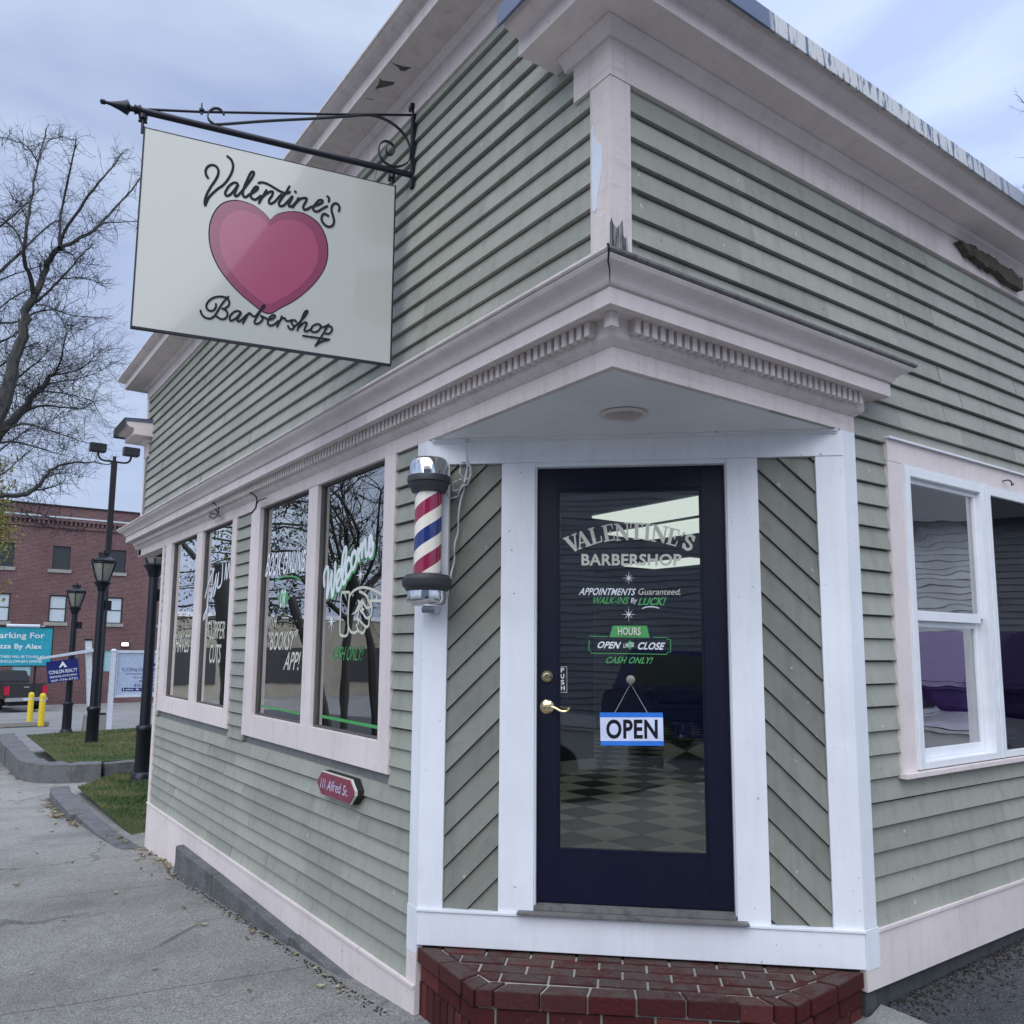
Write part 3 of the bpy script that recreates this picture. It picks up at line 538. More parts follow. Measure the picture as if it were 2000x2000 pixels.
'wire2':((4.985,2.843),(4.897,2.776),(4.776,2.716),(4.747,2.755),(4.827,2.799),(4.965,2.84)),
'wire2b':((4.824,2.709),(4.989,2.697),(5.11,2.735),(5.076,2.758),(4.881,2.722),(4.767,2.691)),
'rot_post':((-0.009,3.207),(-0.0,3.232),(0.006,3.211),(0.028,3.196),(0.044,3.221),(0.057,3.24),(0.06,3.178),(0.069,3.167),(0.077,3.179),(0.081,3.152),(0.09,3.11),(0.087,3.092),(-0.01,3.092)),
'primer':((0.108,3.658),(0.092,3.663),(0.098,3.626),(0.082,3.583),(0.054,3.558),(0.047,3.518),(0.05,3.454),(0.065,3.395),(0.076,3.354),(0.079,3.304),(0.093,3.293),(0.106,3.309),(0.108,3.523)),
'peel':(((-0.204,1.48),(-0.143,1.47),(-0.103,1.45),(-0.118,1.496),(-0.14,1.507),(-0.159,1.491)),((-0.204,1.622),(-0.186,1.636),(-0.121,1.607),(-0.116,1.628),(-0.183,1.722),(-0.188,1.665)),((-0.192,1.821),(-0.146,1.807),(-0.175,1.819))),
'limbs':((((-1.671,3.844),(-1.36,5.362),(-1.105,6.163),(-0.986,6.727),(-0.87,7.378),(-0.782,7.993),(-0.72,8.53),(-0.627,8.879)),0.2,0.085),(((-0.627,8.879),(-0.491,9.366),(-0.395,9.724),(-0.242,10.04)),0.085,0.06),(((-0.242,10.04),(-0.18,10.417),(0.082,11.055),(0.304,11.563),(0.502,11.939),(0.705,12.323),(0.803,12.583)),0.045,0.012),(((-0.242,10.04),(0.025,10.27),(0.364,10.632),(0.566,10.935),(0.838,11.397),(1.183,12.051),(1.358,12.43)),0.05,0.015),(((0.364,10.632),(0.535,10.838),(0.863,10.988),(1.239,11.132)),0.02,0.01),(((-0.244,10.061),(-0.265,10.642),(-0.218,11.252),(-0.165,11.784),(-0.11,12.323),(-0.092,12.591)),0.035,0.012),(((-0.643,8.874),(-0.721,9.26),(-0.859,9.547),(-0.881,9.867),(-0.855,10.45),(-0.818,11.127),(-0.761,11.778),(-0.663,12.624)),0.06,0.015),(((-1.382,9.074),(-1.264,9.227),(-0.878,9.826),(-0.667,10.18),(-0.448,10.499),(-0.265,10.642)),0.04,0.015),(((-0.878,9.826),(-1.035,10.146),(-1.246,10.323),(-1.48,10.409)),0.03,0.01),(((-0.599,8.723),(-0.412,8.977),(-0.225,9.275),(0.058,9.773),(0.218,10.074),(0.352,10.243)),0.035,0.012),(((-0.162,9.376),(0.219,9.504),(0.436,9.501),(0.661,9.436)),0.018,0.006),(((-0.241,10.02),(0.01,9.97),(0.126,9.835),(0.523,9.866)),0.018,0.006),(((-1.371,8.05),(-1.185,8.134),(-0.867,8.253),(-0.552,8.533),(-0.218,8.659),(0.134,8.624),(0.634,8.699)),0.03,0.01),(((-0.58,8.688),(-0.289,8.681),(-0.028,8.418),(0.114,8.392)),0.018,0.007),(((-0.761,11.778),(-0.97,12.078),(-1.277,12.127),(-1.473,12.092)),0.018,0.006),(((-0.763,11.819),(-0.609,12.346),(-0.341,12.558)),0.014,0.006),(((-0.855,10.45),(-1.01,10.729),(-1.151,10.846)),0.02,0.008),(((-1.514,9.994),(-1.214,10.334),(-0.977,10.741),(-0.851,10.866)),0.025,0.01),(((-1.49,8.806),(-1.25,9.031),(-0.877,9.338),(-0.455,9.603)),0.025,0.008),(((-1.501,8.096),(-1.268,8.39),(-1.03,8.691),(-0.751,8.967)),0.03,0.012)),
'limbs2':((((-1.891,3.753),(-1.648,5.037),(-1.259,5.95),(-0.866,6.538),(-0.559,6.947),(-0.29,7.449),(-0.047,7.864),(0.132,8.132)),0.2,0.05),(((0.132,8.132),(0.562,8.315),(0.872,8.619),(1.098,9.005)),0.03,0.006),(((0.132,8.132),(0.261,8.581),(0.309,9.064),(0.37,9.364)),0.03,0.006),(((-0.188,7.652),(0.199,7.727),(0.602,7.71),(1.017,7.647)),0.03,0.006),(((-0.047,7.864),(0.418,8.05),(0.814,8.225),(1.254,8.556)),0.03,0.006),(((-0.559,6.947),(-0.163,7.29),(0.303,7.375),(0.785,7.415),(0.979,7.593)),0.04,0.008),(((-0.866,6.538),(-0.438,6.833),(0.028,6.775),(0.51,6.669),(0.88,6.588)),0.04,0.008),(((-1.204,6.176),(-0.629,6.353),(-0.094,6.301),(0.422,6.195)),0.04,0.01),(((-1.323,6.814),(-0.923,7.331),(-0.592,7.938),(-0.239,8.379),(-0.026,8.705)),0.05,0.01),(((-1.495,7.665),(-0.982,8.129),(-0.565,8.63),(-0.235,8.891)),0.04,0.01),(((-1.561,8.54),(-1.024,8.708),(-0.707,9.012),(-0.462,9.349)),0.04,0.01),(((-1.622,6.981),(-1.118,7.472),(-0.725,7.684),(-0.353,7.803)),0.04,0.01)),
'limbs3':((((-2.312,3.377),(-1.832,3.872),(-1.368,4.186),(-1.038,4.274),(-0.783,4.321),(-0.556,4.416),(-0.394,4.644),(-0.286,4.833),(-0.113,4.981),(0.1,5.046),(0.35,5.081),(0.607,5.081),(0.735,5.117)),0.11,0.01),(((-0.556,4.416),(-0.382,4.472),(-0.235,4.524),(-0.088,4.613)),0.03,0.012),(((-1.198,4.138),(-0.855,4.108),(-0.615,3.997),(-0.396,3.813)),0.03,0.008),(((-0.619,4.048),(-0.319,3.993),(-0.032,3.778),(0.312,3.721)),0.02,0.005),(((-1.333,4.457),(-1.012,4.702),(-0.745,5.014),(-0.53,5.325)),0.03,0.008),(((-0.394,4.644),(-0.221,4.772),(0.051,4.843),(0.244,4.761)),0.015,0.004),(((-1.358,4.791),(-1.019,5.18),(-0.75,5.5),(-0.495,5.683)),0.03,0.008)),
'limbsR':((((38.191,24.733),(36.863,25.597),(35.64,25.622),(35.166,25.722),(34.706,25.675)),0.03,0.006),(((36.474,20.326),(35.34,20.975),(34.461,21.106),(34.139,20.922)),0.03,0.006),(((38.394,25.912),(36.548,25.62),(35.38,25.136),(34.519,24.927)),0.02,0.005),(((37.237,22.987),(35.661,23.005),(34.707,22.72)),0.02,0.005),(((33.727,20.494),(33.572,21.008)),0.008,0.004),(((36.902,20.986),(35.093,21.327),(34.981,21.579)),0.02,0.005),(((34.357,20.424),(34.105,20.695),(34.062,20.895)),0.012,0.004)),
'teal':((-0.152,2.253),(2.152,2.302),(2.193,0.882),(-0.05,0.893)),
'teal_text':(('Parking For',((0.253,2.117),(1.915,2.113),(1.913,1.835),(0.276,1.814)),'s'),('Pizza By Alex',((0.247,1.689),(1.863,1.678),(1.867,1.436),(0.257,1.444)),'s'),('OTHERS WILL BE TOWED AT',((0.409,1.253),(1.954,1.236),(1.955,1.142),(0.416,1.152)),'n'),("VEHICLE OWNER'S EXPENSE",((0.465,1.075),(1.899,1.063),(1.899,0.97),(0.473,0.974)),'n')),
'lamp_white':((0.603,2.385),(1.692,2.386),(1.698,2.299),(0.61,2.283)),
'realty_board':((0.881,1.163),(1.665,1.274),(1.756,0.687),(0.976,0.571)),
'realty_text':(('CONLON REALTY',((0.963,0.921),(1.667,1.005),(1.678,0.904),(0.981,0.822))),('CREATIVE REAL ESTATE COMPANY',((0.995,0.772),(1.673,0.854),(1.681,0.796),(1.006,0.713))),('207-776-3721',((1.025,0.663),(1.684,0.754),(1.692,0.693),(1.039,0.614)))),
'realty_logo':((1.204,1.008),(1.288,1.192),(1.41,1.036),(1.344,1.017),(1.306,1.087),(1.255,1.018)),
'realty_arm':((0.665,1.28),(2.112,1.555),(2.118,1.465),(0.68,1.224)),
'realty_post':((1.845,1.77),(1.996,1.772),(2.176,-0.23),(2.06,-0.226)),
'dev_board':((2.645,1.468),(4.678,1.464),(4.749,0.154),(2.686,0.22)),
'dev_post':((2.486,1.519),(2.665,1.52),(2.672,-0.872),(2.542,-0.865)),
'dev_text':(('CONLON DEVELOPMENT',((2.83,0.997),(4.652,0.964),(4.657,0.869),(2.836,0.899))),('Complete Project Management',((2.935,0.851),(4.555,0.83),(4.559,0.762),(2.939,0.789))),('Creative Design',((3.148,0.745),(4.276,0.72),(4.28,0.645),(3.152,0.67))),('& Building',((3.301,0.639),(4.077,0.622),(4.081,0.548),(3.305,0.569))),('207-776-3721',((3.161,0.532),(4.263,0.499),(4.268,0.419),(3.166,0.449)))),
'dev_text2':((2.89,0.403),(4.633,0.361),(4.636,0.302),(2.894,0.341)),
'dev_bar':((2.853,0.422),(4.684,0.384),(4.69,0.282),(2.859,0.324)),
'dev_logo':((3.499,1.051),(3.584,1.288),(3.775,1.036)),
'flood':((1.664,7.585),(2.103,7.625),(2.105,7.352),(1.681,7.317),(1.833,7.283),(1.971,7.077),(2.274,7.092),(2.654,7.174),(2.768,7.449),(2.282,7.207)),
'far_bldg_win':(((3.972,7.496),(4.902,7.507),(4.904,6.088),(4.019,6.137)),((4.006,4.598),(4.91,4.601),(4.88,2.996),(4.024,3.026)),((7.044,7.486),(7.943,7.517),(7.957,6.06),(7.07,6.061)),((7.067,4.563),(7.947,4.601),(7.926,2.939),(7.048,2.945)),((1.245,4.589),(2.01,4.624),(2.041,3.0),(1.275,3.029)),((1.2,7.518),(1.979,7.47),(2.036,6.062),(1.262,6.088))),
'far_lines':((2.159,9.239),(8.04,9.226),(2.206,8.575),(8.066,8.799),(2.42,9.913),(8.557,9.897)),
'bluewin':((7.125,1.38),(7.624,1.372),(7.652,0.114),(7.129,0.13)),
'bluewin2':((2.39,0.477),(3.306,0.472),(3.335,0.061),(2.42,0.07)),
'walllamp':((8.002,1.893),(8.396,1.678))}
# ============================================================ the ground
def sheet(name, mat, xs, ys, dz, poly=None, kind='structure'):
    mb = MB(); vs = []; nx, ny = len(xs), len(ys)
    for y in ys:
        for x in xs: vs.append((x, y, gz(x, y)+dz))
    fs = [(j*nx+i, j*nx+i+1, (j+1)*nx+i+1, (j+1)*nx+i) for j in range(ny-1) for i in range(nx-1)]
    mb.add(vs, fs); o = mb.build(name, mat, recalc=False); o['kind'] = kind; return o
def fr(a, b, n): return [a+(b-a)*i/n for i in range(n+1)]
sheet('ground', 'lot', sorted(set([-400, -150, -60, -20]+fr(-8, 8, 16)+[20, 60, 150, 400])), sorted(set([-400, -150, -60, -20, -8, 0]+fr(0, 60, 60)+[80, 150, 400])), -.03)
sheet('sidewalk', 'walk', fr(-3.3, 1.62, 10), sorted(set([-9, -5, -2, -1]+fr(0, 19.5, 39))), 0)
sheet('driveway', 'asphalt', fr(1.62, 16, 12)+[], [-14, -8, -4, -2, -1, -.3, 0, .2], .004)
sheet('street', 'asphalt', [-12, -9, -6, -3.5], sorted(set([-40, -20, -9]+fr(-9, 60, 69)+[80])), -.012)
mb = MB()
mb.add([(1.60, .02, .052), (1.60, -.06, .05), (1.585, -.2, .05), (1.75, -.42, .05), (2.1, -.75, .05), (2.4, -1.4, .055), (0, -1.4, .03), (0, -.4, .03)], [(0, 1, 2, 3, 4, 5, 6, 7)])
o = mb.build('pavement', 'apron', recalc=False); o['kind'] = 'structure'
mb = MB()   # painted parking bay lines
for x in (3.2, 6.2, 9.2): mb.add([(x, 47.5, gz(x, 47.5)+.01), (x+.12, 47.5, gz(x, 47.5)+.01), (x+.02, 51.5, gz(x, 51.5)+.01), (x-.1, 51.5, gz(x, 51.5)+.01)], [(0, 1, 2, 3)])
o = mb.build('road', 'wpost', recalc=False); o['kind'] = 'structure'

NB = []
# ============================================================ barbershop building
B = thing('barbershop', 'grey green clapboard corner barbershop with pink trim and a navy door across the corner', 'building')
zL = .05
WN = [(1.841, 2.79), (2.945, 3.885)]; WF = [(4.56, 5.455), (5.645, 6.57)]
zb, zt = 1.12, 2.648
# --- siding on the Alfred St side
mb = MB(); clapboards(mb, FL, 1.46, 6.87, zL, 2.648, .0962, [(1.72, 4.08, .97, 2.7), (4.455, 6.80, .975, 2.7)])
mb.build('siding', 'siding', B)
mb = MB(); clapboards(mb, FL, .118, 8.12, 2.96, 4.552, .1068, z_anchor=3.219, maxlen=4.2)
mb.build('siding', 'siding', B)
# --- siding on the driveway side
mb = MB(); clapboards(mb, FR, 1.558, 14, .384, 2.648, .1075, [(1.84, 3.80, 1.03, 2.68)], z_anchor=.384)
clapboards(mb, FR, .105, 14, 2.648, 3.822, .1075, z_anchor=.384, maxlen=4.2)
mb.build('siding', 'siding', B)
mb = MB()
for F, e, a, b_ in NB: mb.hexa([F(e-.0022, a+.003, -.03), F(e-.0002, a+.003, -.03), F(e-.0002, a+.003, -.0016), F(e-.0022, a+.003, -.0016), F(e-.0022, b_-.011, -.03), F(e-.0002, b_-.011, -.03), F(e-.0002, b_-.011, -.0183), F(e-.0022, b_-.011, -.0183)])
o = mb.build('siding', 'joint', B); del NB
# --- structural walls behind the boards
mb = MB()
for z0, z1, cuts in ((-.6, zb, []), (zb, zt, WN+WF), (zt, 2.66, []), (2.66, 4.8, [])):
    y = 1.40 if z1 < 2.7 else .02; ye = 6.9 if z1 < 2.7 else 8.18
    if z1 == 2.66: y = 1.40
    for c0, c1 in cuts+[(ye, ye)]:
        mb.fbox(FL, y, c0, z0, z1, -.16, -.038); y = c1
x = 1.48
for z0, z1, cuts in ((.0, 1.05, []), (1.05, 2.56, [(1.975, 2.79), (2.885, 3.70)]), (2.56, 2.66, [])):
    x = 1.48
    for c0, c1 in cuts+[(14, 14)]: mb.fbox(FR, x, c0, z0, z1, -.16, -.038); x = c1
mb.fbox(FR, .17, 14, 2.66, 4.15, -.16, -.038)
mb.box((13.9, 0.16, -.2), (14, 8.2, 4.2)); mb.box((1.6, 8.05, -.8), (14, 8.17, 4.2)); mb.fbox(lambda s, z, o: Vector((s, 8.2+o, z)), .0, 1.7, 2.66, 4.15, -.16, -.038)
mb.build('wall', 'wallin', B)
# far chamfer
PA2 = Vector((0, 6.93, 0)); CH2 = (Vector((1.3, 8.17, 0))-PA2); L2 = CH2.length; CH2.normalize(); CN2 = Vector((-CH2.y, CH2.x, 0))
FC2 = lambda u, z, o=0: PA2+CH2*u+CN2*o+Vector((0, 0, z))
mb = MB(); mb.fbox(FC2, .0, L2, -.6, 2.64, -.1, -.02); mb.build('wall', 'siding', B)
mb = MB(); mb.hexa([(-.001, 6.87, -.6), (-.001, 6.955, -.6), (.05, 6.99, -.6), (.05, 6.87, -.6), (-.001, 6.87, 2.648), (-.001, 6.955, 2.648), (.05, 6.99, 2.648), (.05, 6.87, 2.648)])
mb.build('corner_board', 'pink', B)
# --- corner boards
def post(mb, z0, z1, s=0):
    # L-shaped boards round a 90 degree corner at the origin
    mb.box((0, 0, z0), (.022, .119, z1)); mb.box((.022, 0, z0), (.106, .022, z1))
mb = MB(); post(mb, 2.985, 3.83); cp = mb.build('corner_board', 'pinkworn', B)
mb = MB(); mb.prism(FR, D['rot_post'], .0005, .0018); mb.build('rotten_patch', 'split', cp)
mb = MB(); mb.prism(FL, D['primer'], .0005, .0025); mb.build('bare_patch', 'primer', cp)
# upper corner board at the far end
mb = MB(); mb.box((-.001, 8.12, 2.985), (.1, 8.2, 4.552)); mb.build('corner_board', 'pink', B)
# --- white corner posts of the entrance
def epost(mb, side, z0, z1):
    if side < 0:
        a = [(-.001, 1.3743), (-.001, 1.466), (.025, 1.466), (.025, 1.42), FC(.118, 0, -.03)[:2], FC(.118, 0, .001)[:2]]
    else:
        a = [(1.4615, -.001), FC(2.0061-.128, 0, .001)[:2], FC(2.0061-.128, 0, -.03)[:2], (1.52, .025), (1.562, .025), (1.562, -.001)]
    n = len(a); mb.add([(p[0], p[1], z0) for p in a]+[(p[0], p[1], z1) for p in a], [tuple(range(n)), tuple(range(n, 2*n))]+[(i, (i+1) % n, (i+1) % n+n, i+n) for i in range(n)])
mb = MB(); epost(mb, -1, .395, 2.6475); mb.build('entrance_post', 'white', B, bevel=.0015)
mb = MB(); epost(mb, 1, .395, 2.6475); mb.build('entrance_post', 'white', B, bevel=.0015)
mb = MB(); mb.fbox(FL, 1.374, 1.468, .19, .395, -.03, .004); mb.build('corner_board', 'white', B)
mb = MB(); mb.fbox(FR, 1.462, 1.566, .225, .393, -.03, .007); mb.build('corner_board', 'white', B)
mb = MB(); mb.fbox(FL, 1.374, 1.468, .052, .19, -.03, .003); mb.build('corner_board', 'pink', B)
# --- entrance wall
mb = MB(); mb.fbox(FC, .0, 2.006, .232, .383, -.04, .008); mb.build('sill_board', 'white', B, bevel=.002)
mb = MB(); mb.fbox(FC, -.004, 2.010, .383, .396, -.04, .016); mb.build('water_table', 'white', B, bevel=.002)
mb = MB(); mb.fbox(FC, .0, 2.006, 2.522, 2.6475, -.04, .006); mb.build('header_board', 'white', B, bevel=.0015)
mb = MB(); mb.fbox(FC, .03, 1.98, 2.628, 2.6478, .006, .018); mb.fbox(FC, .03, 1.98, 2.636, 2.6476, .018, .03); mb.build('moulding', 'ceil', B, bevel=.002)
mb = MB(); mb.fbox(FC, .382, .548, .396, 2.522, -.05, 0); mb.build('door_casing', 'white', B, bevel=.0015)
mb = MB(); mb.fbox(FC, 1.468, 1.612, .396, 2.522, -.05, 0); mb.build('door_casing', 'white', B, bevel=.0015)
mb = MB(); mb.fbox(FC, .540, .556, .42, 2.512, -.11, -.014); mb.fbox(FC, 1.462, 1.476, .42, 2.512, -.11, -.014); mb.fbox(FC, .540, 1.476, 2.501, 2.522, -.11, -.008); mb.build('door_frame', 'white', B)
mb = MB(); mb.fbox(FC, .118, .384, .39, 2.53, -.06, -.037); mb.fbox(FC, 1.606, 1.882, .39, 2.53, -.06, -.037); mb.build('wall', 'wallin', B)
# diagonal boards
def diag(u0, u1, z0, z1, sgn, first):
    mb = MB(); ex = .1035; q = sqrt(.5)
    # lower edge direction: (1, sgn); 'up' normal n = (-sgn, 1)*q
    nx, ny = -sgn*q, q
    c = first
    cs = [nx*x+ny*z for x in (u0, u1) for z in (z0, z1)]
    k0 = int((min(cs)-c)/ex)-2; k1 = int((max(cs)-c)/ex)+2
    for k in range(k0, k1):
        a = c+k*ex; b = a+ex; poly = [(u0, z0), (u1, z0), (u1, z1), (u0, z1)]
        poly = clip(poly, nx, ny, b)
        if poly: poly = clip(poly, -nx, -ny, -a-.007)
        if len(poly) < 3: continue
        j = random.uniform(-.001, .001)
        fo = lambda p: -.004+(-.0165)*((nx*p[0]+ny*p[1]-a)/ex)+j
        n = len(poly); vs = [FC(p[0], p[1], fo(p)) for p in poly]+[FC(p[0], p[1], -.036) for p in poly]
        mb.add(vs, [tuple(range(n)), tuple(range(2*n-1, n-1, -1))]+[(i, (i+1) % n, (i+1) % n+n, i+n) for i in range(n)])
    return mb.build('diagonal_siding', 'siding_diag_shaded', B)
q = sqrt(.5)
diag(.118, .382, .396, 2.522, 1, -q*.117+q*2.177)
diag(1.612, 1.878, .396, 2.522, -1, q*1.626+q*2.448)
# --- door
DR = MB(); o0, o1 = -.09, -.05
for a in ((.556, .657, .433, 2.499), (1.352, 1.462, .433, 2.499), (.657, 1.352, 2.392, 2.499), (.657, 1.352, .433, .665)): DR.fbox(FC, *a, o0, o1)
door = DR.build('door', 'navy', B, bevel=.002)
mb = MB()
for a in ((.657, .667, .665, 2.392), (1.342, 1.352, .665, 2.392), (.667, 1.342, 2.382, 2.392), (.667, 1.342, .665, .678)): mb.fbox(FC, *a, -.08, -.056)
mb.build('glazing_bead', 'navy', door)
mb = MB(); mb.fbox(FC, .667, 1.342, .678, 2.382, -.073, -.067); mb.build('glass', 'doorglass', door)
mb = MB(); c = FC(.605, 1.476, -.05); mb.lathe(c, [(.031, 0), (.031, .006), (.026, .012), (.017, .013), (.017, .018), (.013, .019)], 24, CN); mb.lathe(c+CN*.018, [(.012, 0), (.012, .002)], 16, CN)
mb.fbox(FC, .6035, .6065, 1.468, 1.484, -.031, -.0295); mb.build('lock', 'brass', door, smooth=True)
mb = MB(); c = FC(.605, 1.333, -.05); mb.lathe(c, [(.034, 0), (.034, .005), (.027, .011), (.013, .014), (.012, .032), (.0, .034)], 24, CN)
hp = [FC(*p) for p in ((.605, 1.333, -.024), (.628, 1.336, -.012), (.650, 1.330, -.004), (.675, 1.318, .0), (.695, 1.316, .003), (.709, 1.321, .006), (.714, 1.330, .008))]
mb.tube([Vector(p) for p in catmull([tuple(x) for x in hp], 4)], .0085, 8, .0055); mb.build('handle', 'brass', door, smooth=True)
lt = {k: Strokes(FC, -.0665) for k in ('cream', 'white', 'green')}
TX = {'cream': 'cream', 'white': 'letterwhite', 'green': 'green', 'black': 'ink'}
lt['green'].poly(D['banner']); lt['green'].poly(D['doordiamond'])
for l in D['doorbox']: lt['green'].line(l, .0035, sub=1)
lt['cream'].k = lt['white'].k = 8
for ch, qd in D['serif']:
    for p in SERIF[ch]: lt['cream'].poly([bil(*qd, x, y) for x, y in p])
    if ch == 'S':
        sp = catmull([(.80, .72), (.66, .93), (.42, .95), (.23, .82), (.27, .63), (.52, .50), (.74, .35), (.74, .16), (.52, .05), (.30, .10), (.15, .30)], 5)
        lt['cream'].line([bil(*qd, x, y) for x, y in sp], .014, sub=1)
for kd, st, qd, cl, bd in D['text']:
    if kd == 'door': lt[cl].text(st, qd, bd)
lt['white'].line(D['luckarc'], .005)
for c, t_, r_ in D['doorstars']: lt['white'].star(c, abs(t_[1]-c[1]), abs(r_[0]-c[0]), .0022)
for k in lt: lt[k].build('lettering', TX[k], door)
mb = MB(); mb.fbox(FC, .662, .7035, 1.397, 1.527, -.066, -.0645); ps = mb.build('push_plate', 'blackm', door)
st = Strokes(FC, -.0643)
for a in ((.665, .7005, 1.522, 1.5235), (.665, .7005, 1.4005, 1.402)): st.poly(R4(a[0], a[2], a[1], a[3]))
for a in ((.665, .6663), (.6992, .7005)): st.poly(R4(a[0], 1.4005, a[1], 1.5235))
for kd, s_, qd, cl, bd in D['text']:
    if kd == 'push': st.text(s_, qd, bd)
st.build('lettering', 'letterwhite', ps)
mb = MB(); mb.fbox(FC, .475, 1.514, .3965, .408, -.05, .045); mb.fbox(FC, .549, 1.463, .408, .430, -.12, -.0); mb.build('threshold', 'wood', B, bevel=.003)
# --- porch ceiling with its recessed lamp
mb = MB(); r0 = .090; cx, cy = .452, .42; n = 40
outer = [(.024, .024), (.024, 1.36), (1.45, .024)]
ring = [(cx+r0*cos(2*pi*k/n), cy+r0*sin(2*pi*k/n)) for k in range(n)]
def edge_hit(a):
    dx, dy = cos(a), sin(a); best = 9
    for (x1, y1), (x2, y2) in ((outer[0], outer[1]), (outer[1], outer[2]), (outer[2], outer[0])):
        den = dx*(y2-y1)-dy*(x2-x1)
        if abs(den) < 1e-9: continue
        t = ((x1-cx)*(y2-y1)-(y1-cy)*(x2-x1))/den; s_ = ((x1-cx)*dy-(y1-cy)*dx)/den
        if t > 0 and -1e-6 <= s_ <= 1+1e-6: best = min(best, t)
    return (cx+dx*best, cy+dy*best)
angs = sorted([2*pi*k/n for k in range(n)]+[math.atan2(y-cy, x-cx) % (2*pi) for x, y in outer])
vs = []; fs = []
for a in angs: e = edge_hit(a); vs += [(cx+r0*cos(a), cy+r0*sin(a), 2.6465), (e[0], e[1], 2.6465)]
m_ = len(angs)
for i in range(m_): j = (i+1) % m_; fs.append((2*i, 2*i+1, 2*j+1, 2*j))
mb.add(vs, fs); mb.build('porch_ceiling', 'ceil', B, recalc=False)
mb = MB(); c = Vector((cx, cy, 2.6485)); prof = [(.104, -.006), (.103, -.014), (.092, -.018), (.080, -.010), (.070, .03), (.06, .085)]
vs = []; fs = []
for r_, h in prof: vs += [(cx+r_*cos(2*pi*k/n), cy+r_*sin(2*pi*k/n), 2.6485+h) for k in range(n)]
for i in range(len(prof)-1): fs += [(i*n+k, i*n+(k+1) % n, (i+1)*n+(k+1) % n, (i+1)*n+k) for k in range(n)]
mb.add(vs, fs); lamp = mb.build('recessed_lamp', 'pinkworn', B, smooth=True, recalc=False)
mb = MB(); mb.lathe((cx, cy, 2.69), [(.058, .02), (.05, .0), (.03, -.012), (.005, -.016)], 24); mb.build('bulb', 'lampglass', lamp, smooth=True)
# --- frieze beam over the entrance and along the street
mb = MB()
for a in ((0, 0, 1.562, .14), (0, .14, .14, 8.18)): mb.box((a[0], a[1], 2.6480), (a[2], a[3], 2.74))
mb.box((.14, 8.04, 2.6485), (1.4, 8.18, 2.74)); mb.build('frieze', 'pinkworn', B)
# --- dentilled cornice
XE = 1.562; YE = 8.18
cor = [lambda o: (XE+o, .03), lambda o: (XE+o, -o), lambda o: (-o, -o), lambda o: (-o, YE+o), lambda o: (1.4, YE+o)]
def wavy(cor_, seed=0): return cor_
bed = [(-.02, 2.726), (.004, 2.726), (.012, 2.732), (.028, 2.745), (.034, 2.752), (.036, 2.765), (.036, 2.8225), (-.02, 2.8225)]
mb = MB(); mb.sweep(bed, cor); mb.build('bed_moulding', 'pinkworn', B)
crown = [(-.02, 2.823), (.118, 2.823), (.119, 2.818), (.122, 2.818), (.122, 2.878), (.112, 2.882), (.114, 2.887), (.130, 2.888), (.136, 2.895), (.141, 2.906), (.150, 2.917), (.163, 2.926), (.180, 2.932), (.193, 2.939), (.202, 2.950), (.202, 2.955), (-.02, 2.956)]
mb = MB(); mb.sweep(crown, cor); cr = mb.build('cornice', 'pink', B)
cap = [(-.02, 2.9565), (.208, 2.9565), (.214, 2.962), (.214, 2.972), (-.02, 2.992)]
mb = MB(); mb.sweep(cap, cor[2:]); mb.build('cap_board', 'pinkworn', cr)
mb = MB(); mb.sweep(cap, cor[:3]); mb.build('cap_board', 'wood', cr)
mb = MB(); zz = [(0, 2.972), (.002, 2.95), (-.003, 2.935), (.003, 2.92), (0, 2.905), (.001, 2.885)]
pts = [Vector((-.212+.0+a*.6, -.212-a*.6, z_)) for a, z_ in zz]
pts = [Vector((-o_+(dx), -o_-(dx), z_)) for (o_, z_, dx) in ((.216, 2.972, 0), (.204, 2.952, .0015), (.183, 2.932, -.0015), (.153, 2.917, .001), (.138, 2.897, 0), (.131, 2.887, 0))]
mb.tube(pts, .0045, 5, .001); mb.build('crack', 'blackm', cr)
mb = MB()
y = .05
while y < YE-.05: mb.fbox(FL, y, y+.026, 2.7665, 2.822, .036, .072); y += .0452
x = .05
while x < XE-.03: mb.fbox(FR, x, x+.026, 2.7665, 2.822, .036, .072); x += .0440
mb.box((-.072, -.072, 2.7665), (-.0361, -.0361, 2.822)); mb.build('dentil_band', 'pinkworn', B)
mb = MB(); mb.fbox(lambda s, z, o: Vector((XE+o, s, z)), -.03, .03, 2.73, 2.74, 0, .01)
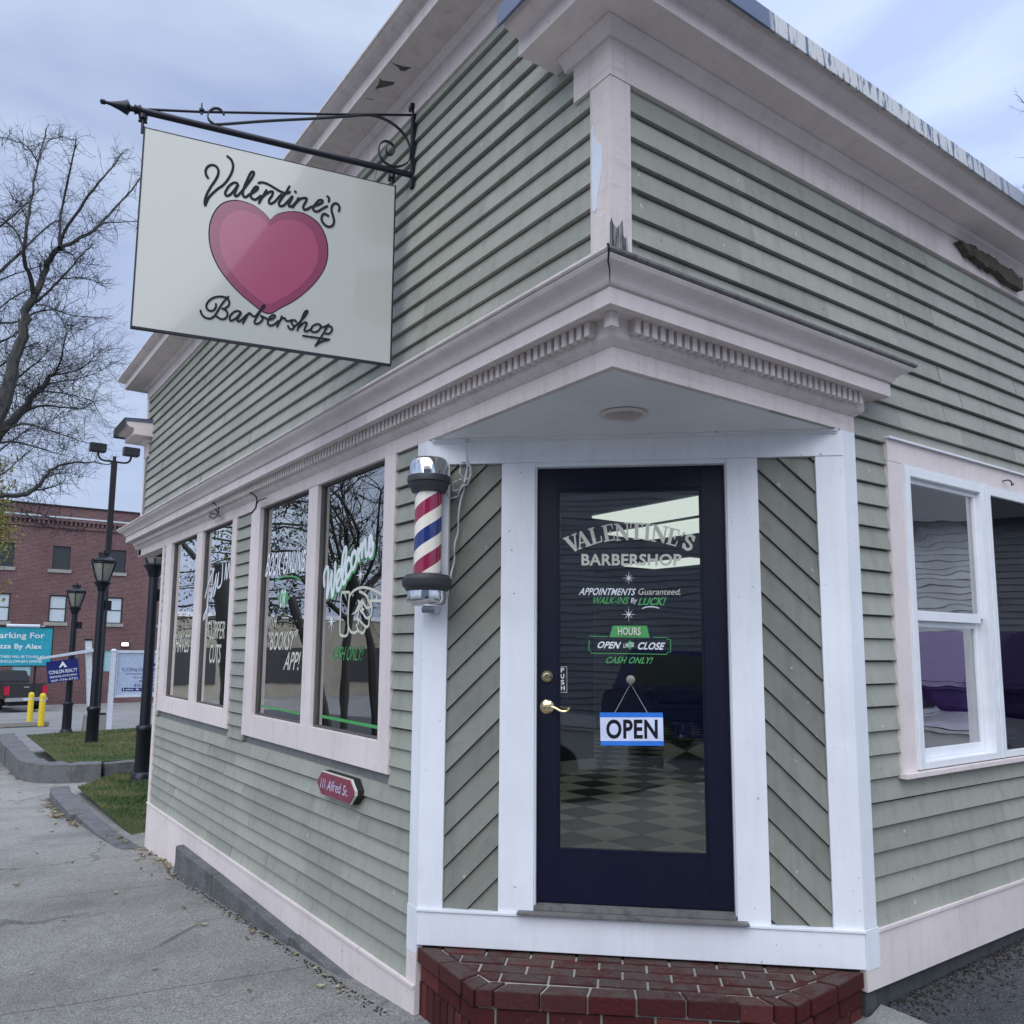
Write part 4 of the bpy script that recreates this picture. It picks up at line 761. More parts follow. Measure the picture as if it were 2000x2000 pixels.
# --- eaves cornice of the driveway side, returned on the street side
def eave(mirror):
    Y = (lambda y: y) if not mirror else (lambda y: YE+.02-y)
    def cc(yend): return [lambda o: (14.2, Y(-o)), lambda o: (-o, Y(-o)), lambda o: (-o, Y(yend))]
    out_ = []
    fz = [(-.03, 3.822), (.004, 3.822), (.004, 3.978), (-.03, 3.978)]
    mb = MB(); mb.sweep(fz, cc(.216)); out_.append(mb.build('frieze', 'pinkworn', B))
    bm_ = [(-.03, 3.9785), (.016, 3.9785), (.022, 3.99), (.03, 4.002), (.045, 4.012), (.052, 4.022), (.052, 4.031), (-.03, 4.031)]
    mb = MB(); mb.sweep(bm_, cc(.262)); mb.build('bed_moulding', 'pink', B)
    cr_ = [(-.03, 4.0315), (.178, 4.0315), (.180, 4.027), (.190, 4.027), (.190, 4.098), (.196, 4.1), (.200, 4.104), (.208, 4.108), (.222, 4.110), (.24, 4.114), (.256, 4.122), (.268, 4.134), (.276, 4.14), (.276, 4.17), (-.03, 4.19)]
    mb = MB(); mb.sweep(cr_, cc(.345)); c_ = mb.build('eave_cornice', 'pink', B)
    me_ = [(.2765, 4.125), (.292, 4.112), (.296, 4.114), (.292, 4.2), (-.03, 4.235), (-.03, 4.191), (.2765, 4.171)]
    mb = MB(); mb.sweep(me_, cc(.352)); mb.build('metal_edge', 'metaledge', c_)
    return c_
ec = eave(False); fe_ = eave(True)
mb = MB(); mb.sweep([(-.03, 4.236), (.30, 4.206), (.302, 4.10), (.29, 4.10), (.27, 4.09), (-.03, 4.09)][:3]+[(.297, 4.10), (.297, 4.2005), (-.03, 4.2355)], [lambda o: (14.2, YE+.02+o), lambda o: (-o, YE+.02+o), lambda o: (-o, YE+.02-.356)]); mb.build('roof_edge', 'blackm', fe_)
rs_ = []
for i in range(len(D['rot_strip'])):
    p, q_ = D['rot_strip'][i], D['rot_strip'][(i+1) % len(D['rot_strip'])]
    for k in range(7): t = k/7; rs_.append((p[0]+(q_[0]-p[0])*t+random.gauss(0, .004), p[1]+(q_[1]-p[1])*t+random.gauss(0, .006)))
mb = MB(); mb.prism(FR, rs_, .008, .047); mb.build('rotten_patch', 'rotdark', ec)
# --- high cornice along the top of the street wall
hc = [lambda o: (.6, -o), lambda o: (-o, -o), lambda o: (-o, YE+.02+o), lambda o: (.6, YE+.02+o)]
mb = MB(); mb.sweep([(-.03, 4.552), (.004, 4.552), (.004, 4.665), (-.03, 4.665)], hc); mb.build('frieze', 'pink', B)
mb = MB(); mb.sweep([(-.03, 4.6655), (.014, 4.6655), (.03, 4.682), (.044, 4.69), (.044, 4.699), (-.03, 4.699)], hc); mb.build('bed_moulding', 'pink', B)
mb = MB(); mb.sweep([(-.03, 4.6995), (.214, 4.6995), (.222, 4.696), (.222, 4.768), (.228, 4.772), (.25, 4.777), (.272, 4.788), (.292, 4.803), (.3, 4.806), (.3, 4.82), (-.03, 4.86)], hc); h_ = mb.build('high_cornice', 'pinkworn', B)
for p in D['peel']:
    mb = MB(); mb.prism(lambda x, y, o: Vector((x, y, 4.6993-o)), p, 0, .0015); mb.build('bare_patch', 'chip', h_)
# --- roof
mb = MB(); mb.add([(.12, -.02, 4.21), (14.3, -.02, 4.21), (14.3, 4.1, 4.75), (.12, 4.1, 4.75), (.12, 8.2, 4.21), (14.3, 8.2, 4.21)], [(0, 1, 2, 3), (3, 2, 5, 4)]); mb.build('roof', 'blackm', B, recalc=False)
# --- baseboards
mb = MB()
for a, b in ((1.374, 2.175), (2.179, 4.55), (4.554, 6.93)):
    n = 6
    for i in range(n):
        y0, y1 = a+(b-a)*i/n, a+(b-a)*(i+1)/n; e0, e1 = (min(-.108, gz(0, y0)-.012-max(0, 0)) for y0 in (y0, y1))
        mb.hexa([FL(y0, e0, -.03), FL(y1, e1, -.03), FL(y1, e1, .008), FL(y0, e0, .008), FL(y0, .036, -.03), FL(y1, .036, -.03), FL(y1, .036, .008), FL(y0, .036, .008)])
mb.build('baseboard', 'pink', B)
mb = MB(); mb.fbox(FL, 1.374, 6.93, .0365, .05, -.03, .016); mb.build('water_table', 'pink', B)
mb = MB()
for a, b in ((1.4635, 4.6), (4.604, 8.9), (8.904, 14)): mb.fbox(FR, a, b, .137, .3695, -.03, .0045)
mb.build('baseboard', 'pink', B)
mb = MB(); mb.fbox(FR, 1.566, 14, .370, .3835, -.03, .012); mb.build('water_table', 'pink', B)
mb = MB(); mb.fbox(FR, 1.53, 14, -.3, .136, -.2, -.035); mb.fbox(FL, 1.30, 6.9, -.9, -.1, -.2, -.032); mb.fbox(FR, 1.47, 1.55, -.2, .13, -.2, -.012); mb.build('foundation', 'foundation', B)
# --- display windows on the street side
def shop_window(outer, panes, zbot):
    W = MB(); s0, s1 = outer
    W.fbox(FL, s0, s1, zbot, zb, -.05, .002)
    W.fbox(FL, s0, panes[0][0], zb, zt, -.05, .001); W.fbox(FL, panes[1][1], s1, zb, zt, -.05, .001); W.fbox(FL, panes[0][1], panes[1][0], zb, zt, -.05, -.004)
    win = W.build('display_window', 'pink', B, bevel=.0015)
    gl = []
    for p in panes:
        mb = MB()
        for a in ((p[0], p[0]+.012, zb, zt), (p[1]-.014, p[1], zb, zt), (p[0]+.012, p[1]-.014, zb, zb+.012), (p[0]+.012, p[1]-.014, zt-.012, zt)): mb.fbox(FL, *a, -.075, -.028)
        mb.build('sash', 'rot', win)
        mb = MB(); mb.fbox(FL, p[0]+.012, p[1]-.014, zb+.012, zt-.012, -.052, -.046); gl.append(mb.build('glass', 'glass', win))
    return win, gl
w1, g1 = shop_window((1.712, 4.085), WN, .963); w2, g2 = shop_window((4.448, 6.80), WF, .972)
def wtext(kind, parent, extra=None):
    st = {k: Strokes(FL, -.0455) for k in ('green', 'white', 'cream')}; st['white'].k = st['cream'].k = 12
    if extra: extra(st)
    for kd, s_, qd, cl, bd in D['text']:
        if kd == kind: st[cl].text(s_, qd, bd)
    for k in st:
        if st[k].mb.f: st[k].build('lettering', TX[k], parent)
def ex1(st):
    for l in D['welcome']:
        st['green'].line([(p[0]-.012, p[1]-.012) for p in l], .03); st['white'].line(l, .030)
    for l in D['hand']: st['cream'].line(l, .016)
    st['cream'].poly(D['handfill'][:5]+D['handfill'][5:])
    for c, t_, r_ in D['winstars']: st['white'].star(c, abs(t_[1]-c[1]), abs(r_[0]-c[0]), .005)
    st['green'].line(D['winlines'][1], .018, sub=1)
def ex2(st):
    st['green'].poly(D['win2diamond']); st['green'].line(D['win2arc'], .012); st['green'].line(D['winlines'][0], .014, sub=1)
def ex4(st):
    for l in D['script4']: st['white'].line(l, .02)
wtext('win', w1, ex1); wtext('win2', w1, ex2); wtext('win3', w2); wtext('win4', w2, ex4)
# --- vinyl window on the driveway side
W = MB(); W.fbox(FR, 1.838, 3.84, 2.552, 2.664, -.05, .004); W.fbox(FR, 1.838, 1.968, 1.035, 2.552, -.05, .003); W.fbox(FR, 3.71, 3.84, 1.035, 2.552, -.05, .003)
w3 = W.build('window', 'pink', B, bevel=.0015)
mb = MB(); mb.fbox(FR, 1.822, 3.86, 1.010, 1.0345, -.05, .03); mb.build('sill', 'pink', w3, bevel=.002)
mb = MB(); mb.fbox(FR, 1.832, 3.85, 2.6645, 2.674, -.05, .022); mb.build('drip_cap', 'vinyl', w3)
mb = MB()
for a in ((1.968, 2.03, 1.04, 2.55), (2.765, 2.885, 1.04, 2.55), (3.65, 3.71, 1.04, 2.55), (2.03, 2.765, 2.495, 2.55), (2.03, 2.765, 1.04, 1.075), (2.885, 3.65, 2.495, 2.55), (2.885, 3.65, 1.04, 1.075)): mb.fbox(FR, *a, -.09, .012)
for a in ((1.968, 1.99, 1.04, 2.55), (2.815, 2.84, 1.04, 2.55)): mb.fbox(FR, *a, .012, .02)
mb.build('window_frame', 'vinyl', w3, bevel=.003)
for a0, a1 in ((2.03, 2.765), (2.885, 3.65)):
    mb = MB()
    for a in ((a0, a0+.03, 1.79, 2.495), (a1-.03, a1, 1.79, 2.495), (a0+.03, a1-.03, 2.47, 2.495), (a0+.03, a1-.03, 1.765, 1.815)): mb.fbox(FR, *a, -.045, -.015)
    for a in ((a0, a0+.035, 1.075, 1.765), (a1-.035, a1, 1.075, 1.765), (a0+.035, a1-.035, 1.075, 1.125), (a0+.035, a1-.035, 1.735, 1.765)): mb.fbox(FR, *a, -.075, -.047)
    mb.build('sash', 'vinyl', w3, bevel=.002)
    mt = 'paleglass'
    mb = MB(); mb.fbox(FR, a0+.03, a1-.03, 1.815, 2.47, -.034, -.030); mb.build('glass', mt, w3)
    mb = MB(); mb.fbox(FR, a0+.035, a1-.035, 1.125, 1.735, -.063, -.059); mb.build('glass', mt, w3)
mb = MB(); mb.fbox(FR, 2.886, 3.649, 1.076, 2.494, -.008, -.006); mb.build('insect_screen', 'screen', w3)
mb = MB(); mb.tube([FR(3.06, 2.60, .004), FR(3.07, 2.605, .03), FR(3.10, 2.60, .035), FR(3.105, 2.575, .035), FR(3.13, 2.59, .035)], .004, 6); mb.build('hook', 'blackm', w3)
# --- inside the shop
mb = MB(); mb.add([(.12, 1.35, .45), (1.45, .12, .45), (9, .12, .45), (9, 8, .45), (1.35, 8, .45), (.12, 6.85, .45)], [(0, 1, 2, 3, 4, 5)]); mb.build('interior_floor', 'checker', B, recalc=False)
mb = MB(); mb.add([(.12, 1.42, 2.76), (1.5, .12, 2.76), (9, .12, 2.76), (9, 8, 2.76), (1.35, 8, 2.76), (.12, 6.85, 2.76)], [(0, 1, 2, 3, 4, 5)]); mb.build('interior_ceiling', 'wallin', B, recalc=False)
mb = MB(); mb.box((8.6, .12, .45), (8.7, 8, 2.76)); mb.box((.2, 7.0, .45), (8.6, 7.1, 2.76)); mb.box((.162, 6.62, .45), (.2, 7.0, 2.76)); mb.build('interior_wall', 'wallin', B)
mb = MB(); mb.box((2.72, 4.02, .56), (3.42, 4.32, 2.755)); pl_ = mb.build('pillar', 'darkin', B)
mb = MB(); mb.box((2.70, 4.0, .4505), (3.44, 4.34, .56)); mb.build('skirting', 'vinyl', pl_)
def panel(x, y, a=0):
    mb = MB(); mb.box((x-.3, y-.6, 2.74), (x+.3, y+.6, 2.757)); mb.build('ceiling_light', 'light', B)
for x, y in ((2.95, 2.55), (3.75, 3.25), (.75, 3.6), (6.2, 2.6), (6.0, 5.4), (2.2, 5.6)): panel(x, y)
# barber chair seen through the door
ch_ = thing('barber_chair', 'green barber chair on a chrome base, seen dimly through the door glass', 'chair', (4.35, 3.72, .45))
c = Vector((4.35, 3.72, .45)); ux = Vector((.72, -.69, 0)); uy = Vector((.69, .72, 0))
def cb(mb, a0, a1, b0, b1, z0, z1, tilt=0): mb.hexa([c+ux*a+uy*(b+tilt*(z-z0))+Vector((0, 0, z)) for z in (z0, z1) for a, b in ((a0, b0), (a1, b0), (a1, b1), (a0, b1))])
mb = MB(); mb.lathe(c, [(.36, 0), (.36, .03), (.3, .06), (.09, .09), (.08, .42), (.12, .44)], 28); mb.build('base', 'chrome', ch_, smooth=True)
mb = MB(); cb(mb, -.27, .27, -.28, .28, .46, .60); mb.build('seat', 'chair', ch_, bevel=.03)
mb = MB(); cb(mb, -.26, .26, .22, .36, .60, 1.12, .15); mb.build('backrest', 'chair', ch_, bevel=.03)
mb = MB(); cb(mb, -.13, .13, .36, .46, 1.16, 1.32, .1); mb.build('headrest', 'chair', ch_, bevel=.02)
for s_ in (-1, 1):
    mb = MB(); cb(mb, s_*.33-.05, s_*.33+.05, -.26, .25, .68, .76); mb.build('armrest', 'chair', ch_, bevel=.015)
mb = MB(); cb(mb, -.22, .22, -.62, -.55, .05, .3, -.2); cb(mb, -.2, .2, -.55, -.28, .3, .34); mb.build('footrest', 'chrome', ch_)
# white pitcher on the window ledge
mb = MB(); mb.fbox(FL, 1.80, 3.9, 1.08, 1.118, -.45, -.165); mb.build('window_ledge', 'vinyl', B)
pt = MB(); pt.lathe(FL(1.93, 1.119, -.22), [(.03, 0), (.045, .03), (.048, .07), (.03, .12), (.024, .15), (.032, .175)], 20); pit = pt.build('pitcher', 'wpost', None, smooth=True)
tag(pit, 'small white pitcher on the ledge inside the street window nearest the door', 'pitcher')

# ============================================================ open sign, pole, plaque, cable
o_ = thing('open_sign', 'blue and white OPEN sign hanging by a string inside the door glass', 'sign', FC(1.0, 1.23, -.05))
tl, tr, br, bl = D['open_rect']
mb = MB(); mb.prism(FC, D['open_rect'], -.0625, -.0595); bd = mb.build('board', 'blue', o_)
mb = MB(); mb.prism(FC, D['open_white'], -.0594, -.0588); mb.build('panel', 'openwhite', o_)
st = Strokes(FC, -.0585)
for kd, s_, qd, cl, b_ in D['text']:
    if kd == 'open': st.text(s_, qd, b_)
st.build('lettering', 'ink', o_)
a, k, b_, top = D['open_str']
mb = MB(); mb.tube([FC(a[0], a[1]-.004, -.061), FC(1.0045, 1.447, -.058), FC(b_[0], b_[1]-.004, -.061)], .0012, 5); mb.build('string', 'cable', o_)
mb = MB(); mb.lathe(FC(1.005, 1.466, -.0655), [(.021, 0), (.018, .003), (.008, .006), (.007, .012)], 20, CN); mb.tube([FC(1.005, 1.464, -.055), FC(1.005, 1.444, -.054)], .002, 6); mb.build('suction_cup', 'lampglass', o_, smooth=True)

pc = FC(.047, 0, .14)
P = thing('barber_pole', 'red white and blue striped barber pole with chrome caps on the white post', 'barber pole', (pc.x, pc.y, 1.79))
ax = Vector((pc.x, pc.y, 0))
mb = MB(); mb.lathe(ax, [(.0, 2.352), (.066, 2.352), (.066, 1.955), (.0, 1.955)][::-1], 48); mb.build('striped_cylinder', 'stripes', P, smooth=True, loc=(0, 0, 0))
mb = MB(); mb.lathe(ax, [(.094, 2.425), (.095, 2.475), (.091, 2.502), (.078, 2.517), (.05, 2.523), (.0, 2.524)], 40); mb.build('cap', 'chrome', P, smooth=True)
mb = MB(); mb.lathe(ax, [(.074, 2.35), (.082, 2.353), (.086, 2.366), (.092, 2.375), (.096, 2.395), (.104, 2.40), (.105, 2.415), (.102, 2.43), (.09, 2.433)], 40); mb.build('collar', 'rubber', P, smooth=True)
mb = MB(); mb.lathe(ax, [(.08, 1.875), (.1, 1.878), (.104, 1.888), (.113, 1.895), (.118, 1.905), (.118, 1.932), (.11, 1.94), (.102, 1.952), (.08, 1.957), (.07, 1.96)], 40); mb.build('collar', 'rubber', P, smooth=True)
mb = MB(); n = 28; vs = []; fs = []
for r_, h in ((.09, 1.876), (.092, 1.84), (.088, 1.82), (.07, 1.806), (.0, 1.804)):
    for k in range(n*2):
        rr = r_*(1-.025*(k % 2)) if h > 1.81 else r_
        vs.append((ax.x+rr*cos(pi*k/n), ax.y+rr*sin(pi*k/n), h))
for i in range(4): fs += [(i*2*n+k, i*2*n+(k+1) % (2*n), (i+1)*2*n+(k+1) % (2*n), (i+1)*2*n+k) for k in range(2*n)]
mb.add(vs, fs); mb.build('base_cap', 'chrome', P, smooth=True)
mb = MB(); mb.fbox(FC, .02, .085, 1.775, 1.806, .0, .13); mb.fbox(FC, .0, .10, 2.42, 2.46, .0, .06); mb.build('wall_bracket', 'chrome', P, bevel=.004)
mb = MB(); mb.fbox(FC, .095, .125, 1.86, 2.45, .0015, .045); mb.build('mounting_rail', 'vinyl', P, bevel=.003)

tl, tr, br, bl, le, re = D['plaque']
pq = thing('address_plaque', 'small dark red address plaque reading 111 Alfred St. on the siding', 'plaque', FL(2.24, .77, 0))
def plq(s0, s1, z0, z1, e):
    c_ = (z0+z1)/2; h = (z1-z0)/2; a = []
    for x, z in ((s0, z0), (s0-.01*1, z0+.012), (s0-.03, z0+.03), (s0-e, c_-.012), (s0-e, c_+.012), (s0-.03, z1-.03), (s0-.01, z1-.012), (s0, z1)): a.append((x, z))
    for x, z in ((s1, z1), (s1+.01, z1-.012), (s1+.03, z1-.03), (s1+e, c_+.012), (s1+e, c_-.012), (s1+.03, z0+.03), (s1+.01, z0+.012), (s1, z0)): a.append((x, z))
    return a
mb = MB(); mb.prism(FL, plq(2.05, 2.45, .764, .9, .062), -.006, .03); mb.build('backboard', 'blackm', pq)
mb = MB(); mb.prism(FL, plq(2.052, 2.448, .766, .898, .058), .031, .044); mb.build('rim', 'cream', pq)
mb = MB(); mb.prism(FL, plq(2.056, 2.444, .770, .893, .053), .044, .05); mb.build('face', 'red', pq, bevel=.001)
st = Strokes(FL, .0505)
for s_, qd in D['plaque_text']: st.text(s_, qd, -.005)
st.build('lettering', 'openwhite', pq)
mb = MB()
for s_ in (2.475, 2.025): mb.lathe(FL(s_, .832, .0505), [(.004, 0), (.004, .0015)], 10, (-1, 0, 0))
mb.build('screw', 'chip', pq)

cb_ = thing('hanging_cable', 'white cable looped in a knot beside the barber pole, running up to the porch ceiling', 'cable', FC(.2, 2.0, .03))
mb = MB(); pp = [FC(p[0], p[1], .03+.02*sin(i)) for i, p in enumerate(catmull(D['cable'], 4))]; mb.tube([FC(.208, 2.648, .03)]+pp, .0045, 7)
pp = [FC(p[0], p[1], .034+.014*sin(i*1.3)) for i, p in enumerate(catmull(D['cable2'], 4))]; mb.tube(pp, .0045, 7); mb.build('cord', 'cable', cb_, smooth=True)
mb = MB(); mb.lathe(FC(.208, 2.628, .03), [(.008, 0), (.011, .01), (.013, .02)], 12); mb.build('grommet', 'cable', cb_)

for nm, a, b, lab in (('loose_wire', 'wire1', 'wire1b', 'frayed wire with a red tip dangling from the cornice over the tall street window pair'), ('loose_wire', 'wire2', 'wire2b', 'curled loose wire with a pale tip dangling over the far end window pair')):
    t_ = thing(nm, lab, 'wire', FL(D[a][0][0], D[a][0][1], .06), 'loose wires under the cornice')
    mb = MB(); mb.tube([FL(p[0], p[1], .05+.03*i/len(D[a])) for i, p in enumerate(D[a])], .006, 6); mb.build('lead', 'blackm', t_)
    mb = MB(); mb.tube([FL(p[0], p[1], .04) for p in D[b]], .005, 6); mb.build('lead', 'rubber', t_)
    p = D[a][0]; mb = MB(); mb.tube([FL(p[0], p[1], .05), FL(p[0]+.0, p[1]+.02, .06)], .012, 7, .007); mb.build('wire_nut', 'tail' if a == 'wire1' else 'cable', t_)

# ============================================================ sign bracket and hanging sign
K = thing('sign_bracket', 'black iron scroll bracket with a spear tip holding the sign out from the wall', 'bracket', SO+Vector((0, 0, 4.2)))
mb = MB(); mb.tube([FS(-.0, 4.197), FS(1.38, 4.190)], .0165, 12); mb.build('bar', 'black', K, smooth=True)
mb = MB(); ad = (FS(1.5, 4.19)-FS(1.3, 4.191)).normalized(); mb.lathe(FS(1.36, 4.190), [(.018, 0), (.026, .004), (.026, .012), (.018, .018), (.024, .03), (.013, .036), (.015, .05), (.036, .062), (.022, .095), (.010, .135), (.007, .155), (.012, .163), (.012, .178), (.0, .184)], 14, ad); mb.build('spear_finial', 'black', K, smooth=True)
mb = MB(); mb.fbox(FS, -.012, .006, 4.125, 4.60, -.02, .02); mb.fbox(FS, -.012, .02, 4.585, 4.61, -.025, .025); mb.build('wall_plate', 'black', K)
mb = MB(); mb.tube([FS(1.335, 4.205), FS(1.09, 4.262), FS(.534, 4.41), (FS(.01, 4.552))], .0065, 7); mb.build('stay_rod', 'black', K)
sc1 = [(.984, 4.276), (1.005, 4.300), (1.035, 4.296), (1.058, 4.268), (1.058, 4.235), (1.035, 4.216), (1.0, 4.22), (.78, 4.30), (.533, 4.384), (.376, 4.44), (.26, 4.482), (.18, 4.488), (.10, 4.464), (.045, 4.42), (.018, 4.37), (.01, 4.318), (.022, 4.27), (.06, 4.236), (.11, 4.221), (.155, 4.235), (.184, 4.272), (.186, 4.318), (.165, 4.352), (.133, 4.358), (.105, 4.338), (.104, 4.303), (.125, 4.284), (.145, 4.295), (.146, 4.315)]
mb = MB(); P_ = catmull(sc1, 4); vs = []; fs = []
for i, p in enumerate(P_):
    q0 = P_[max(0, i-1)]; q1 = P_[min(len(P_)-1, i+1)]; dx, dy = q1[0]-q0[0], q1[1]-q0[1]; l = sqrt(dx*dx+dy*dy); nx, ny = -dy/l*.003, dx/l*.003
    vs += [FS(p[0]+nx, p[1]+ny, .009), FS(p[0]-nx, p[1]-ny, .009), FS(p[0]-nx, p[1]-ny, -.009), FS(p[0]+nx, p[1]+ny, -.009)]
for i in range(len(P_)-1): fs += [(4*i+k, 4*i+(k+1) % 4, 4*i+4+(k+1) % 4, 4*i+4+k) for k in range(4)]
mb.add(vs, fs); mb.build('scroll', 'black', K)
mb = MB(); mb.tube([FS(1.09, 4.25, -.0), FS(1.092, 4.31, 0)], .007, 6, .003); mb.lathe(FS(1.09, 4.266, 0), [(.013, 0), (.013, .01)], 10); mb.build('clip', 'black', K)
H = thing('hanging_sign', 'cream Valentine\'s Barbershop sign with a rose heart hanging from the iron bracket', 'sign', FS(.72, 3.1, 0))
mb = MB(); mb.fbox(FS, .097, 1.338, 3.100, 4.100, -.011, .011); mb.build('panel', 'sign', H)
mb = MB()
for a in ((.089, .097, 3.092, 4.108), (1.338, 1.346, 3.092, 4.108), (.097, 1.338, 3.092, 3.1), (.097, 1.338, 4.1, 4.104)): mb.fbox(FS, *a, -.016, .0125)
mb.build('frame', 'black', H)
for t_ in (1.352, .112):
    mb = MB(); mb.tube([FS(t_, 4.075, .0), FS(t_, 4.17, 0)], .007, 8); mb.lathe(FS(t_, 4.150, 0), [(.02, 0), (.02, .02)], 12); mb.tube([FS(t_-.02, 4.135, 0), FS(t_+.02, 4.135, 0)], .006, 6); mb.build('hanger', 'black', H)
st = Strokes(FS, .0118); hp = catmull(D['heart']+D['heart'][:1], 4)[:-1]
def heartpoly(p, sc, dz=0):
    cx_, cz_ = .735, 3.57; return [(cx_+(x-cx_)*sc, cz_+(z-cz_)*sc+dz) for x, z in p]
def fan(stk, pts, c_):
    o = stk.off(); n = len(pts); stk.mb.add([stk.F(c_[0], c_[1], o)]+[stk.F(p[0], p[1], o) for p in pts], [(0, 1+i, 1+(i+1) % n) for i in range(n)])
hk = Strokes(FS, .0118); fan(hk, heartpoly(hp, 1.02), (.735, 3.57)); 
h2 = Strokes(FS, .0122); fan(h2, hp, (.735, 3.57)); h1 = Strokes(FS, .0126); fan(h1, heartpoly(hp, .84, -.004), (.735, 3.57))
for stk, mt in ((hk, 'ink'), (h2, 'heart2'), (h1, 'heart')): stk.build('heart', mt, H)
st = Strokes(FS, .0132)
for l in D['sign_strokes']: st.line(l, .0125)
for l in D['sign_strokes2']: st.line(l, .010)
st.build('lettering', 'ink', H)

# ============================================================ brick step, granite footing stones
T = thing('brick_step', 'red brick doorstep of two courses in front of the navy door', 'step', FC(1, 0, .2))
def shrink(poly, d):
    cx_ = sum(p[0] for p in poly)/len(poly); cy_ = sum(p[1] for p in poly)/len(poly); outp = []
    for p in poly:
        dx, dy = cx_-p[0], cy_-p[1]; outp.append((p[0]+math.copysign(min(d, abs(dx)), dx), p[1]+math.copysign(min(d, abs(dy)), dy)))
    return outp
FCP = lambda u, o, z=0: FC(u, z+.022, o)
outerp = [(0, 0), (2.0, 0), (1.63, .42), (.354, .452)]
ZB = .022
mb = MB()
def brick(mb, poly, z0, z1, d=.0045):
    poly = shrink(poly, d)
    j = random.uniform(-.003, .003)
    if len(poly) >= 3: mb.prism(lambda x, y, z: FCP(x, y, z+j), poly, z0, z1)
def lerp(a, b, t): return (a[0]+(b[0]-a[0])*t, a[1]+(b[1]-a[1])*t)
inner = [(.10, .0), (1.90, .0), (1.57, .325), (.405, .35)]
# top course: edge bricks
fe = [0, .06, .21, .36, .515, .67, .83, .935, 1]
for i in range(8): t0, t1 = fe[i], fe[i+1]; brick(mb, [lerp(outerp[3], outerp[2], t0), lerp(outerp[3], outerp[2], t1), lerp(inner[3], inner[2], t1), lerp(inner[3], inner[2], t0)], .133, .2)
for A_, B_, a_, b_ in ((outerp[0], outerp[3], inner[0], inner[3]), (outerp[1], outerp[2], inner[1], inner[2])):
    for t0, t1 in ((0, .42), (.42, .80), (.80, 1)): brick(mb, [lerp(A_, B_, t0), lerp(A_, B_, t1), lerp(a_, b_, t1), lerp(a_, b_, t0)], .134, .2)
# top course: field
rows = [(-.03, .06), (.06, .15), (.15, .24), (.24, .333)]
for r_, (p0, p1) in enumerate(rows):
    x = .02+.105*(r_ % 2)-.1
    while x < 2:
        poly = [(x, p0), (x+.206, p0), (x+.206, p1), (x, p1)]
        poly = clip(poly, -.35, .305, -.35*.10-.003)      # left mitre
        if poly: poly = clip(poly, .325, .33, .325*1.9-.003)
        if poly: poly = clip(poly, -.0214*0, 1, .325+.0*x) if x > 1.0 else clip(poly, 0, 1, .34)
        if len(poly) >= 3:
            ar = abs(sum(poly[i][0]*poly[(i+1) % len(poly)][1]-poly[(i+1) % len(poly)][0]*poly[i][1] for i in range(len(poly))))/2
            if ar > .0006: brick(mb, poly, .134, .1985)
        x += .207
# second course
def edgecourse(p, q_, z0, z1, ln, inset, start=0):
    L_ = sqrt((p[0]-q_[0])**2+(p[1]-q_[1])**2); d = ((q_[0]-p[0])/L_, (q_[1]-p[1])/L_); nrm = (-d[1], d[0]); s_ = start
    while s_ < L_-.01:
        e = min(L_, s_+ln); s0_ = max(0, s_)
        a = [(p[0]+d[0]*t+nrm[0]*k, p[1]+d[1]*t+nrm[1]*k) for t, k in ((s0_, inset), (e, inset), (e, inset+.08), (s0_, inset+.08))]
        j = [((x*9+y*.5)/9.5, 0) for x, y in a]
        cx_ = sum(v[0] for v in a)/4; cy_ = sum(v[1] for v in a)/4
        a = [(cx_+(x-cx_)*(1-.01/max(.05, e-s0_)), cy_+(y-cy_)*(1-.0)) for x, y in a]
        a2 = []
        for t, k in ((s0_+.005, inset), (e-.005, inset), (e-.005, inset+.08), (s0_+.005, inset+.08)): a2.append((p[0]+d[0]*t+nrm[0]*k, p[1]+d[1]*t+nrm[1]*k))
        if e-s0_ > .02: mb.prism(FCP, a2, z0, z1)
        s_ += ln
o = outerp
edgecourse(o[2], o[3], .058, .125, .215, .012, -.1)
edgecourse(o[3], o[0], .058, .125, .205, .012, -.06); edgecourse(o[1], o[2], .058, .125, .205, .012, 0)
edgecourse(o[3], o[0], -.16, .049, .069, .016, 0)
edgecourse(o[1], o[2], -.018, .049, .205, .02, -.1)
# lower step
xs_ = .36

